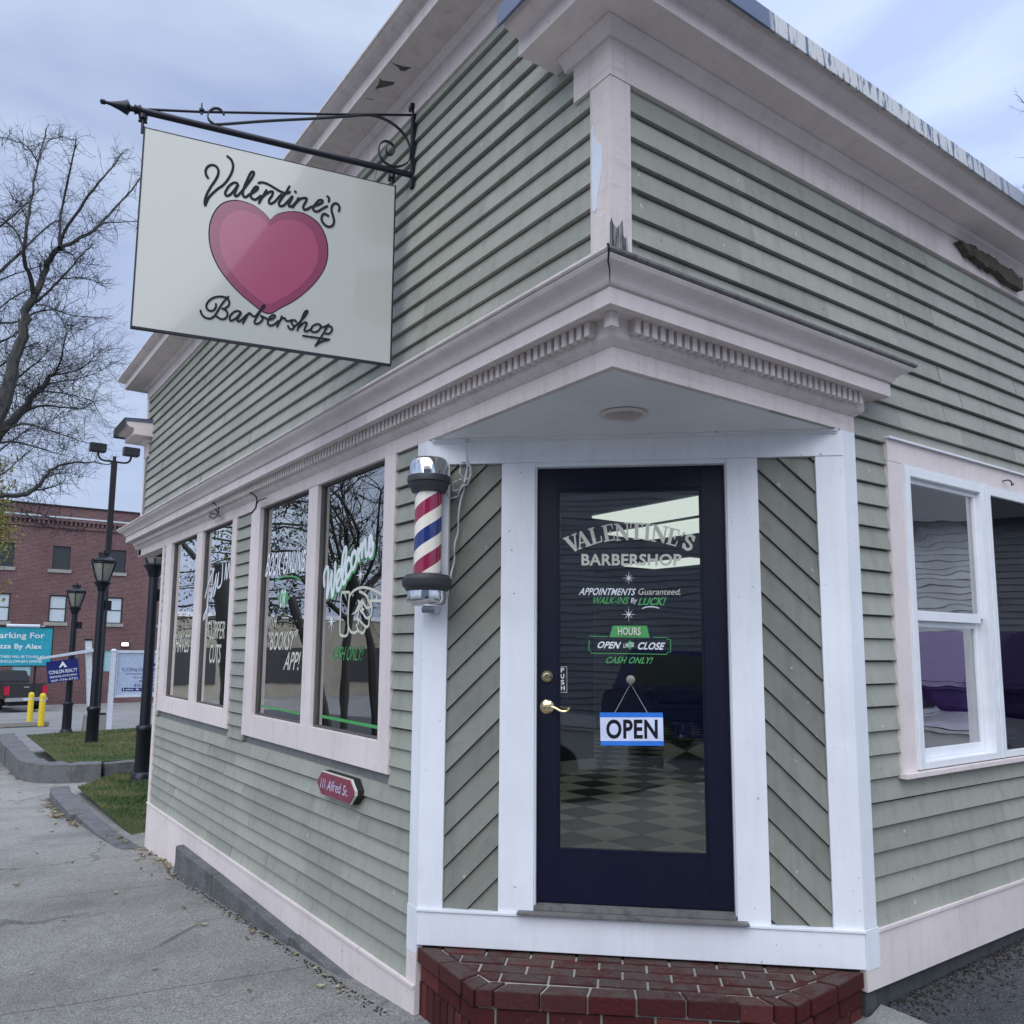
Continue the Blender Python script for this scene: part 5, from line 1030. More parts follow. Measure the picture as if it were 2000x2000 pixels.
for r_, (p0, p1) in enumerate(((.455, .555), (.555, .655), (.655, .765))):
    x = .36-.1*(r_ % 2)
    while x < 1.6:
        brick(mb, [(max(x, .36), p0), (min(x+.207, 1.6), p0), (min(x+.207, 1.6), p1), (max(x, .36), p1)], -.01, .05); x += .207
edgecourse((1.6, .77), (.36, .77), -.085, -.02, .21, .004, -.05)
mb.build('brickwork', 'brick', T, bevel=.0028)
mb = MB(); ins = [(.035, 0), (1.965, 0), (1.61, .40), (.372, .428)]
mb.prism(FCP, ins, -.3, .1925); mb.prism(FCP, [(.363, .40), (1.6, .40), (1.595, .755), (.365, .755)], -.3, .044)
mb.build('mortar_bed', 'mortar', T)
def rough_block(mb, F, s0, s1, zt0, zt1, zb0, zb1, o0, o1, n=10, amp=.012, seed=0, nz=4):
    vs = []; fs = []; rows = []
    for i in range(n+1):
        s_ = s0+(s1-s0)*i/n; t = i/n; ring = []
        ztp = zt0+(zt1-zt0)*t; zbt = zb0+(zb1-zb0)*t
        pr = [(o0, ztp), (o0+(o1-o0)*.35, ztp), (o0+(o1-o0)*.8, ztp-.004)]+[(o1+.006*k/nz, ztp-.012+(zbt-ztp)*k/nz) for k in range(nz+1)]+[(o0, zbt)]
        for k, (o_, z_) in enumerate(pr):
            v = F(s_, z_, o_)
            if 2 <= k < len(pr)-1:
                nn = mnoise.noise_vector(v*9+Vector((seed, 0, 0))); v = v+nn*amp
            ring.append(v)
        rows.append(ring)
    m_ = len(rows[0]); vs = [v for r in rows for v in r]
    for i in range(n): fs += [(i*m_+k, i*m_+(k+1) % m_, (i+1)*m_+(k+1) % m_, (i+1)*m_+k) for k in range(m_)]
    fs += [tuple(range(m_)), tuple(n*m_+k for k in range(m_))]; mb.add(vs, fs)
for i, (a, b, za, zb_, lab) in enumerate(((1.56, 2.79, -.125, -.105, 'low granite footing stone under the siding, nearest the brick doorstep'), (2.805, 4.375, -.112, -.093, 'middle granite footing stone below the street window'), (4.39, 5.47, -.094, -.090, 'tallest granite footing stone, at the far end of the row with a sloping end'))):
    mb = MB(); rough_block(mb, FL, a, b, za, zb_, gz(0, a)-.1, gz(0, b)-.1, .009, .075 if i else .06, 18, .01, i*5, 6)
    o = mb.build('footing_stone', 'granite', None, smooth=False); tag(o, lab, 'stone block', 'granite stones along the wall foot')

# ============================================================ lawns, granite kerbs
def flatpoly(name, mat, pts, kind=None, parent=None):
    mb = MB(); mb.add(pts, [tuple(range(len(pts)))]); o = mb.build(name, mat, parent, recalc=False)
    if kind: o['kind'] = kind
    return o
M['lawnbase'] = pavement('lawn_soil', (.035, .06, .015), (.08, .095, .03), (.14, .12, .06), False, .5)
lawnA = [(.05, 7.2, -.47), (.10, 9.5, -.49), (.16, 12.4, -.56), (1.0, 13.9, -.60), (3.5, 14.0, -.60), (3.5, 8.3, -.50), (1.35, 8.3, -.49), (.05, 6.99, -.44)]
lawnB = [(.12, 14.4, -.40), (.14, 17.0, -.41), (.14, 19.9, -.42), (2.9, 21.4, -.50), (6.0, 21.6, -.5), (6.0, 14.2, -.45), (.9, 14.1, -.41), (.4, 14.15, -.4)]
la = flatpoly('lawn', 'lawnbase', lawnA, 'structure'); lb = flatpoly('lawn', 'lawnbase', lawnB, 'structure')
def inpoly(p, poly):
    c_ = False; n = len(poly)
    for i in range(n):
        x1, y1 = poly[i][:2]; x2, y2 = poly[(i+1) % n][:2]
        if (y1 > p[1]) != (y2 > p[1]) and p[0] < (x2-x1)*(p[1]-y1)/(y2-y1)+x1: c_ = not c_
    return c_
def blades(poly, n, bb, z):
    mb = MB(); k = 0
    while k < n:
        x = random.uniform(bb[0], bb[1]); y = random.uniform(bb[2], bb[3])
        if not inpoly((x, y), poly): continue
        k += 1; a = random.uniform(0, 6.3); h = random.uniform(.02, .055); w_ = .004+.004*random.random(); zz = z(x, y)
        lx, ly = random.uniform(-.025, .025), random.uniform(-.025, .025)
        mb.add([(x-cos(a)*w_, y-sin(a)*w_, zz), (x+cos(a)*w_, y+sin(a)*w_, zz), (x+lx, y+ly, zz+h)], [(0, 1, 2)])
    return mb
def zl(poly):
    cx_ = sum(p[0] for p in poly)/len(poly)
    def f(x, y):
        ws = [1/((x-p[0])**2+(y-p[1])**2+.3) for p in poly]; return sum(w_*p[2] for w_, p in zip(ws, poly))/sum(ws)-.01
    return f
o = blades(lawnA, 16000, (.05, 2.2, 7, 14), zl(lawnA)).build('grass', 'grass', recalc=False); tag(o, 'short green lawn grass between the granite kerb and the shop corner', 'grass', kind='stuff')
o = blades(lawnB, 16000, (.14, 4.2, 14.1, 21.5), zl(lawnB)).build('grass', 'grass', recalc=False); tag(o, 'short green lawn grass inside the raised granite wall', 'grass', kind='stuff')
def kerb(mb, path, wid, top, bot, n=6, seed=0, amp=.014):
    # path: outer edge (x, y); inward offset to the right-hand side of travel
    vs = []; fs = []; P_ = []
    for i in range(len(path)-1):
        for k in range(n): P_.append(lerp(path[i], path[i+1], k/n)+(i+k/n,))
    P_.append(tuple(path[-1])+(len(path)-1,))
    for i, p in enumerate(P_):
        a = P_[max(0, i-1)]; b = P_[min(len(P_)-1, i+1)]; dx, dy = b[0]-a[0], b[1]-a[1]; l = sqrt(dx*dx+dy*dy); nx, ny = dy/l, -dx/l
        f = p[2]/(len(path)-1); zt_ = top[0]+(top[1]-top[0])*f; zb_ = gz(p[0], p[1])-.1 if bot is None else bot
        pr = [(wid, zb_), (wid, zt_-.01), (wid*.6, zt_), (.02, zt_)]+[(-.012*k/4, zt_-.012+(zb_-zt_)*k/4) for k in range(5)]
        for k, (o_, z_) in enumerate(pr):
            v = Vector((p[0]+nx*o_, p[1]+ny*o_, z_))
            if k > 2: v += mnoise.noise_vector(v*6+Vector((seed, 3, 1)))*amp
            vs.append(v)
    m_ = 9
    for i in range(len(P_)-1): fs += [(i*m_+k, i*m_+(k+1) % m_, (i+1)*m_+(k+1) % m_, (i+1)*m_+k) for k in range(m_)]
    fs += [tuple(range(m_)), tuple((len(P_)-1)*m_+k for k in range(m_))]; mb.add(vs, fs)
kt = thing('granite_wall', 'raised rough granite retaining wall around the far lawn, curving at its near corner', 'wall', (-.1, 14.5, -.7))
mb = MB(); kerb(mb, [(-.10, 19.8), (-.11, 17.1)], .36, (-.36, -.37), None, 14, 1, .03); mb.build('coping_stone', 'granite', kt)
mb = MB(); kerb(mb, [(-.11, 17.08), (-.10, 15.0), (-.04, 14.55), (.12, 14.22), (.35, 14.05), (.75, 13.98)], .34, (-.37, -.38), None, 6, 2, .03); mb.build('coping_stone', 'granite', kt)
mb = MB(); kerb(mb, [(.76, 13.98), (2.4, 14.12), (3.4, 14.2)], .2, (-.40, -.42), None, 8, 3, .03); mb.build('coping_stone', 'granite', kt)
kt = thing('granite_kerb', 'low granite kerb edging the near strip of lawn beside the sidewalk', 'kerb', (-.02, 9, -.5))
mb = MB(); kerb(mb, [(.03, 12.25), (-.03, 11.7), (-.05, 9.6)], .26, (-.51, -.47), None, 8, 4, .012); mb.build('kerb_stone', 'granite', kt)
mb = MB(); kerb(mb, [(-.05, 9.58), (-.045, 8.0), (-.02, 6.97)], .2, (-.47, -.40), None, 8, 5, .012); mb.build('kerb_stone', 'granite', kt)
# brick inset at the left of the sidewalk
mb = MB()
for i in range(8):
    for j in range(5): x = -1.62-.21*i+.1*(j % 2); y = 7.75-.105*j; mb.add([(x, y, gz(x, y)+.006), (x+.2, y, gz(x+.2, y)+.006), (x+.2, y+.097, gz(x+.2, y+.1)+.006), (x, y+.097, gz(x, y+.1)+.006)], [(0, 1, 2, 3)])
o = mb.build('path', 'brick', recalc=False); o['kind'] = 'structure'

# ============================================================ fallen leaves and litter
def leafmesh(mb, c, r, a, ti, curl):
    n = 7; vs = []
    ca, sa = cos(a), sin(a)
    for i in range(n):
        t = i/(n-1); w_ = r*.45*sin(pi*min(1, t*1.02+.0))*(1+.35*(i % 2)); l = (t-.5)*2*r
        for s_ in (-1, 0, 1):
            x, y = l, w_*s_; z_ = curl*r*(abs(s_)*.5+((t-.5)*2)**2*.5)+(.004)
            vs.append(Vector((c[0]+x*ca-y*sa, c[1]+x*sa+y*ca, c[2]+z_+ti*x)))
    fs = [(i*3+k, i*3+k+1, (i+1)*3+k+1, (i+1)*3+k) for i in range(n-1) for k in range(2)]
    mb.add(vs, fs)
mb = MB()
def drift(n, pts, spread, rr=(.015, .035)):
    for _ in range(n):
        i = random.randrange(len(pts)-1); t = random.random(); p = lerp(pts[i], pts[i+1], t)
        x = p[0]-abs(random.gauss(0, spread)); y = p[1]+random.gauss(0, .05)
        leafmesh(mb, (x, y, gz(x, y)+random.uniform(.0, .012)), random.uniform(*rr), random.uniform(0, 6.3), random.uniform(-.25, .25), random.uniform(.2, .9))
drift(260, [(-.09, 9.0), (-.08, 12.0)], .14, (.02, .055)); drift(90, [(-.08, 7.3), (-.08, 9.2)], .05); drift(160, [(-.16, 14.8), (-.2, 19)], .14, (.02, .05))
drift(60, [(-.01, 5.6), (-.0, 6.9)], .07, (.015, .03)); drift(34, [(-.09, 1.6), (-.09, 5.5)], .05, (.008, .02)); drift(40, [(.9, 30.2), (-3, 30.2)], .5, (.03, .06))
o = mb.build('fallen_leaves', 'leaf', recalc=False); tag(o, 'drift of dry brown leaves against the granite kerbs and wall foot', 'leaves', kind='stuff')
mb = MB(); leafmesh(mb, (0, 0, 0), .03, 0, .1, .6); lf = mb.build('dry_leaf', 'leaf', recalc=False)
tag(lf, 'single dry curled leaf lying loose on the grey sidewalk', 'leaf', 'single leaves scattered on the sidewalk')
spots = [(-1.2, 5.9), (-.62, 5.0), (-.12, 5.35), (-.25, 5.5), (-.35, 3.6), (-1.05, 4.4), (-.7, 6.6), (-.9, 9.4), (-.6, 8.8), (-1.1, 10.3), (-.45, 11.2), (-.22, 3.1), (-.16, 3.2), (-.5, 2.2), (-1.35, 3.3), (-.2, 2.0), (-.9, 7.4), (-1.25, 11.5), (-.4, 9.9), (-.75, 12.2), (-1.3, 8.6), (-.3, 7.6), (-.33, 4.15), (-.2, 6.3), (-.55, 13.0), (-.8, 2.9)]
for i, (x, y) in enumerate(spots):
    c_ = lf if i == 0 else lf.copy()
    if i: COL.objects.link(c_)
    c_.location = (x, y, gz(x, y)+.004); c_.rotation_euler = (random.uniform(-.2, .2), random.uniform(-.2, .2), random.uniform(0, 6.3)); s_ = random.uniform(.5, 1.15); c_.scale = (s_, s_, s_)
mb = MB()   # dark grit and roots at the wall foot
for _ in range(900):
    y = random.uniform(1.45, 5.6); x = -.085-abs(random.gauss(0, .025)); r_ = random.uniform(.002, .008)
    mb.lathe((x, y, gz(x, y)-.002), [(r_, 0), (r_*.8, r_*.7), (.001, r_)], 5)
for _ in range(2600):
    x = random.uniform(1.56, 6); y = -abs(random.gauss(0, .09))+.03; r_ = random.uniform(.002, .009)
    mb.lathe((x, y, gz(x, y)+.002), [(r_, 0), (r_*.8, r_*.7), (.001, r_)], 5)
for _ in range(260):
    x = random.uniform(1.6, 5); y = random.uniform(-.3, 0); a = random.uniform(0, 6.3); l = random.uniform(.01, .04)
    mb.tube([(x, y, gz(x, y)+.008), (x+cos(a)*l, y+sin(a)*l, gz(x, y)+.014)], .0015, 4)
o = mb.build('grit', 'earth', recalc=False); tag(o, 'dark grit and plant litter along the foot of the walls', 'litter', kind='stuff')

# ============================================================ street lamps
def lamp_post():
    L_ = thing('street_lamp', '', 'street lamp', (0, 0, 0), 'black lantern lamp posts by the lawns')
    z = Vector((0, 0, 0))
    mb = MB(); mb.lathe(z, [(.19, 0), (.19, .05), (.165, .07), (.155, .14), (.125, .17), (.12, .82), (.14, .85), (.14, .9), (.12, .93)], 20); mb.build('base', 'black', L_, smooth=True)
    mb = MB(); mb.lathe(z, [(.088, .9), (.085, 2.2), (.078, 3.42)], 16); mb.box((.07, -.06, 3.0), (.2, .06, 3.2)); mb.build('pole', 'black', L_, smooth=True)
    mb = MB(); mb.lathe(z, [(.08, 3.40), (.1, 3.44), (.11, 3.50), (.17, 3.58), (0.190, 3.600), (0.152, 3.623), (0.128, 3.631)], 20); mb.build('neck', 'black', L_, smooth=True)
    mb = MB(); mb.lathe(z, [(0.096, 3.631), (0.144, 3.756), (0.200, 3.990), (0.208, 4.037), (0.080, 4.068)], 20); g = mb.build('lantern_glass', 'lampglass', L_, smooth=True)
    mb = MB()
    for k in range(6):
        a = k*pi/3+.3; d = Vector((cos(a), sin(a), 0))
        mb.tube([d*.135+Vector((0, 0, 3.62)), d*.195+Vector((0, 0, 3.80)), d*.262+Vector((0, 0, 4.02)), d*.275+Vector((0, 0, 4.07)), d*.25+Vector((0, 0, 4.10)), d*.22+Vector((0, 0, 4.07))], .014, 6)
    mb.lathe(z, [(0.212, 4.006), (0.228, 4.021), (0.228, 4.052), (0.212, 4.068)], 24); mb.build('lantern_cage', 'black', L_)
    mb = MB(); mb.lathe(z, [(0.232, 4.052), (0.240, 4.068), (0.216, 4.099), (0.160, 4.138), (0.120, 4.169), (0.120, 4.224), (0.132, 4.232), (0.132, 4.247), (0.040, 4.263), (0.024, 4.271), (0.032, 4.286), (0.016, 4.318), (0.000, 4.333)], 24); mb.build('lantern_cap', 'black', L_, smooth=True)
    return L_
lp = lamp_post(); lp['label'] = 'nearest black lamp post, at the shop\'s far corner with its lantern head behind the cornice'; lp.location = (1.16, 12.75, -.62)
c_ = copy_tree(lp); c_.location = (1.15, 17.65, -.60); c_['label'] = 'tallest looking black lantern lamp post, standing on the raised lawn'
c_ = copy_tree(lp); c_.location = (1.56, 24.42, -.89); c_['label'] = 'farthest black lantern lamp post, left of the raised lawn beside the parking sign'
# floodlight pole
fp = D['flood']; FX = 2.33
fl = thing('floodlight_pole', 'tall square black pole with two floodlight arms behind the lantern lamp', 'light pole', (FX, 24.5, -.9))
mb = MB(); mb.box((FX-.075, 24.42, -.3), (FX+.075, 24.57, 7.1)); mb.lathe((FX, 24.5, 7.1), [(.05, 0), (.05, .18)], 10); mb.build('pole', 'blackm', fl)
mb = MB(); mb.hexa([(1.98, 24.2, -1), (2.66, 24.2, -1), (2.66, 24.8, -1), (1.98, 24.8, -1), (2.03, 24.25, -.36), (2.61, 24.25, -.36), (2.61, 24.75, -.36), (2.03, 24.75, -.36)]); mb.build('footing', 'conc', fl)
mb = MB(); mb.box((2.2, 24.35, -.36), (2.55, 24.65, -.31)); mb.build('base_plate', 'blackm', fl)
for s_ in (-1, 1):
    mb = MB(); mb.tube([Vector((FX+s_*x, 24.5, z_)) for x, z_ in catmull([(0, 7.13), (.15, 7.12), (.32, 7.13), (.42, 7.2), (.46, 7.33)], 4)], .03, 7); mb.build('arm', 'blackm', fl)
    mb = MB(); mb.hexa([(FX+s_*.46-.24, 24.3, 7.33), (FX+s_*.46+.2, 24.3, 7.33), (FX+s_*.46+.2, 24.65, 7.36), (FX+s_*.46-.24, 24.65, 7.36), (FX+s_*.46-.24, 24.25, 7.58), (FX+s_*.46+.2, 24.25, 7.58), (FX+s_*.46+.2, 24.6, 7.64), (FX+s_*.46-.24, 24.6, 7.64)]); mb.build('floodlight', 'rubber', fl, bevel=.02)

# ============================================================ far signs
rs = thing('realty_sign', 'tilted white post arm with a small navy realty board hanging from it', 'sign', (2.1, 24.15, -.88))
p = D['realty_post']; F_ = FY(24.15)
mb = MB(); mb.prism(F_, [p[0], p[1], (p[2][0]+.02, -.9), (p[3][0]+.02, -.9)], -.09, .09); mb.build('post', 'wpost', rs)
mb = MB(); cxp = (p[0][0]+p[1][0])/2; mb.box((cxp-.1, 24.04, 1.77), (cxp+.1, 24.26, 1.82)); mb.build('post_cap', 'blackm', rs)
mb = MB(); mb.prism(FY(24.0), D['realty_arm'], -.02, .05); mb.build('arm', 'wpost', rs)
mb = MB(); mb.prism(FY(24.0), D['realty_board'], -.02, .0); bo = mb.build('board', 'navyb', rs)
st = Strokes(FY(24.0), .002); st.poly(D['realty_logo'])
for s_, qd in D['realty_text']: st.text(s_, qd, .01)
st.build('lettering', 'letterwhite', bo)
ds = thing('development_sign', 'large pale blue development company board on white posts behind the lamp posts', 'sign', (2.6, 24.0, -.88))
for x0 in (0, 2.25):
    mb = MB(); mb.box((2.515+x0, 23.92, -.9), (2.64+x0, 24.08, 1.49)); mb.hexa([(2.50+x0, 23.9, 1.49), (2.66+x0, 23.9, 1.49), (2.66+x0, 24.1, 1.49), (2.50+x0, 24.1, 1.49), (2.55+x0, 23.95, 1.54), (2.61+x0, 23.95, 1.54), (2.61+x0, 24.05, 1.54), (2.55+x0, 24.05, 1.54)]); mb.build('post', 'wpost', ds)
mb = MB(); mb.prism(FY(24.0), [(2.66, 1.46), (4.75, 1.46), (4.75, .19), (2.69, .19)], -.03, .0); bo = mb.build('board', 'paleboard', ds)
mb = MB()
for a in ((2.66, 2.70, .15, 1.5), (2.70, 4.75, 1.42, 1.5), (2.70, 4.75, .15, .22)): mb.box((a[0], 23.97, a[2]), (a[1], 24.04, a[3]))
mb.build('frame', 'wpost', ds)
st = Strokes(FY(24.0), .002); st.poly(D['dev_bar']); st.poly(D['dev_logo'])
for s_, qd in D['dev_text']: st.text(s_, qd, .005)
st.build('lettering', 'navyb', bo)
st = Strokes(FY(24.0), .006); st.text('Lots & Buildings Available', D['dev_text2'], .02); st.build('lettering', 'letterwhite', bo)
ts = thing('parking_sign', 'teal pizza shop parking sign on dark posts with a white lamp on top', 'sign', (1.85, 34.45, -1.25))
FT_ = FY(34.45)
mb = MB(); mb.box((-.6, 34.42, .86), (2.18, 34.47, 2.30)); bo = mb.build('board', 'teal', ts)
mb = MB()
for a in ((-.65, 2.22, 2.30, 2.35), (-.65, 2.22, .82, .86), (2.18, 2.22, .86, 2.3)): mb.box((a[0], 34.40, a[2]), (a[1], 34.49, a[3]))
for x0 in (1.65, -.1): mb.box((x0, 34.48, -1.3), (x0+.08, 34.56, 2.3))
mb.build('frame', 'blackm', ts)
mb = MB(); mb.tube([(.6, 34.1, 2.36), (1.7, 34.1, 2.36)], .06, 8); mb.tube([(1.75, 34.1, 2.36), (1.9, 34.4, 2.36)], .02, 5); mb.build('lamp', 'wpost', ts)
st = Strokes(FT_, .035)
for s_, qd, k in D['teal_text']: st.text(s_, qd, .02 if k == 's' else .015)
st.build('lettering', 'letterwhite', bo)
# bollards and parking stop
def bollard(x, y, lab):
    t_ = thing('bollard', lab, 'bollard', (x, y, gz(x, y)), 'yellow bollards at the parking sign'); z = (x, y, gz(x, y))
    mb = MB(); mb.lathe(z, [(.1, 0), (.1, 1.0), (.09, 1.06), (.05, 1.10), (0, 1.11)], 18); mb.build('sleeve', 'yellow', t_, smooth=True)
    mb = MB(); mb.lathe(z, [(.1015, .84), (.103, .845), (.103, .87), (.1015, .875)], 18); mb.build('band', 'silver', t_)
bollard(1.57, 30.35, 'front yellow bollard, right of the parking sign post'); bollard(1.62, 34.3, 'rear yellow bollard, left of the parking sign post')
mb = MB(); mb.box((-3.6, 30.55, gz(0, 30.6)-.02), (1.85, 30.85, gz(0, 30.6)+.14)); o = mb.build('parking_stop', 'conc', bevel=.03); tag(o, 'long concrete kerb stop on the ground by the yellow bollards', 'parking stop')

# ============================================================ brick building beyond the lot
bb = thing('brick_building', 'three storey dark red brick building with flat roof beyond the parking lot', 'building', (4, 53, -1.75))
Y0 = 52.9
wins = []
for zt_, zb_ in ((7.5, 6.12), (4.6, 3.0)):
    for x0 in (-1.8, 1.12, 4.0, 7.05, 10.1, 13.1): wins.append((x0, x0+.92, zb_, zt_))
low = [(2.39, 3.33, -.1, .48), (7.125, 7.65, .12, 1.38)]
mb = MB(); xs_ = sorted(set([-3, 20]+[w_[0] for w_ in wins+low]+[w_[1] for w_ in wins+low])); zs = sorted(set([-2, 9.0]+[w_[2] for w_ in wins+low]+[w_[3] for w_ in wins+low]))
for i in range(len(xs_)-1):
    for j in range(len(zs)-1):
        cx_, cz_ = (xs_[i]+xs_[i+1])/2, (zs[j]+zs[j+1])/2
        if any(w_[0] < cx_ < w_[1] and w_[2] < cz_ < w_[3] for w_ in wins+low): continue
        mb.add([(xs_[i], Y0, zs[j]), (xs_[i+1], Y0, zs[j]), (xs_[i+1], Y0, zs[j+1]), (xs_[i], Y0, zs[j+1])], [(0, 1, 2, 3)])
mb.box((-3, Y0+.3, -2), (20, Y0+14, 9.0)); mb.build('wall', 'brickwall', bb, recalc=False)
mb = MB(); mb.box((-3, Y0-.18, 9.0), (20, Y0+.3, 9.85)); mb.box((-3, Y0-.1, 8.58), (20, Y0-.001, 8.75))
x = -2.9
while x < 20: mb.box((x, Y0-.16, 8.76), (x+.1, Y0-.001, 8.99)); x += .24
mb.build('parapet', 'brickwall', bb)
mb = MB(); mb.box((-3.05, Y0-.26, 9.85), (20.05, Y0+.35, 9.93)); mb.build('coping', 'blackm', bb)
mb = MB(); mb.box((-3, Y0-.2, 9.17), (20, Y0-.181, 9.26)); mb.build('string_course', 'curtain', bb)
for i, (x0, x1, z0, z1) in enumerate(wins):
    mb = MB()
    for a in ((x0, x0+.07, z0, z1), (x1-.07, x1, z0, z1), (x0+.07, x1-.07, z1-.08, z1), (x0+.07, x1-.07, z0, z0+.06), (x0+.07, x1-.07, (z0+z1)/2-.03, (z0+z1)/2+.03)): mb.box((a[0], Y0+.10, a[2]), (a[1], Y0+.16, a[3]))
    wf = mb.build('window', 'rubber', bb)
    mb = MB(); mb.box((x0+.07, Y0+.12, z0+.06), (x1-.07, Y0+.13, z1-.08)); mb.build('pane', 'curtain' if z1 < 5 else 'darkglass', wf)
    mb = MB(); mb.box((x0-.22, Y0-.08, z0-.2), (x1+.1, Y0+.12, z0-.002)); mb.build('sill', 'conc', wf)
mb = MB(); mb.box((7.125, Y0+.08, .12), (7.65, Y0+.1, 1.38)); mb.build('window', 'winpale', bb)
mb = MB(); mb.box((2.39, Y0+.08, -.1), (3.33, Y0+.1, .48)); mb.build('window', 'winpale', bb)
wl = thing('wall_lamp', 'lit white lamp on the brick wall above the pale board', 'lamp', (8.2, Y0, 1.8))
mb = MB(); mb.box((8.0, Y0-.25, 1.62), (8.4, Y0-.02, 1.86)); mb.build('housing', 'rubber', wl)
mb = MB(); mb.box((8.03, Y0-.28, 1.66), (8.37, Y0-.252, 1.83)); M['lit'] = plain('lit_lamp', (1, .95, .8), .5, emit=(1, .95, .75), es=5); mb.build('lens', 'lit', wl)
# dark car partly behind the pale board
# pickup truck
def wheel(parent, p, ax, r=.4, w_=.26, rim='silver'):
    mb = MB(); a = Vector(ax).normalized(); c0 = Vector(p)-a*w_/2
    mb.lathe(c0, [(r*.62, 0), (r*.95, .0), (r, .03), (r, w_-.03), (r*.95, w_), (r*.62, w_)], 24, a); t_ = mb.build('wheel', 'tyre', parent, smooth=True)
    mb = MB(); mb.lathe(c0-a*.004, [(r*.1, .03), (r*.55, .03), (r*.61, 0), (r*.61, w_+.008), (r*.55, w_-.02), (r*.1, w_-.03)], 18, a); mb.build('rim', rim, t_)
TR = thing('pickup_truck', 'dark brown pickup truck parked with its tailgate towards the lamp posts', 'truck', (0, 0, 0))
mb = MB(); mb.hexa([(-.98, 0, .62), (.98, 0, .62), (.98, 2.1, .62), (-.98, 2.1, .62), (-.95, .03, 1.38), (.95, .03, 1.38), (.97, 2.1, 1.42), (-.97, 2.1, 1.42)])
mb.hexa([(-.98, 2.1, .62), (.98, 2.1, .62), (.98, 5.6, .62), (-.98, 5.6, .62), (-.96, 2.1, 1.40), (.96, 2.1, 1.40), (.93, 5.5, 1.28), (-.93, 5.5, 1.28)])
mb.hexa([(-.92, 2.12, 1.4), (.92, 2.12, 1.4), (.9, 4.3, 1.38), (-.9, 4.3, 1.38), (-.76, 2.3, 1.98), (.76, 2.3, 1.98), (.74, 3.6, 1.98), (-.74, 3.6, 1.98)]); mb.build('body', 'truck', TR, bevel=.04)
mb = MB(); mb.hexa([(-.72, -.012, .72), (.72, -.012, .72), (.72, .02, .72), (-.72, .02, .72), (-.72, -.006, 1.34), (.72, -.006, 1.34), (.72, .03, 1.34), (-.72, .03, 1.34)]); tg = mb.build('tailgate', 'truck', TR, bevel=.02)
mb = MB(); mb.box((-.12, -.03, 1.18), (.12, -.0125, 1.24)); mb.build('handle', 'chrome', tg)
mb = MB(); mb.add([(-.78, 2.17, 1.48), (.78, 2.17, 1.48), (.68, 2.27, 1.88), (-.68, 2.27, 1.88)], [(0, 1, 2, 3)]); mb.build('rear_window', 'darkglass', TR, recalc=False)
for s_ in (-1, 1):
    mb = MB(); mb.add([(s_*.905, 2.45, 1.5), (s_*.895, 3.2, 1.5), (s_*.785, 3.15, 1.88), (s_*.80, 2.5, 1.88)], [(0, 1, 2, 3)]); mb.add([(s_*.895, 3.28, 1.5), (s_*.885, 4.1, 1.5), (s_*.775, 3.6, 1.88), (s_*.785, 3.25, 1.88)], [(0, 1, 2, 3)]); mb.build('side_window', 'darkglass', TR, recalc=False)
    mb = MB(); mb.box((s_*.86-.11, -.03, .84), (s_*.86+.11, .12, 1.26)); mb.build('tail_lamp', 'tail', TR, bevel=.015)
    for y in (1.15, 4.6): wheel(TR, (s_*.88, y, .4), (s_, 0, 0))
mb = MB(); mb.box((-.98, -.2, .52), (.98, 0, .70)); mb.build('bumper', 'chrome', TR, bevel=.03)
mb = MB(); mb.box((-.17, -.215, .55), (.17, -.2015, .68)); mb.build('licence_plate', 'plate', TR)
mb = MB(); mb.box((-.7, .1, .3), (.7, 5.2, .6)); mb.build('chassis', 'blackm', TR)
TR.location = (2.55, 46.2, gz(2.5, 46)); TR.rotation_euler = (0, 0, radians(14))
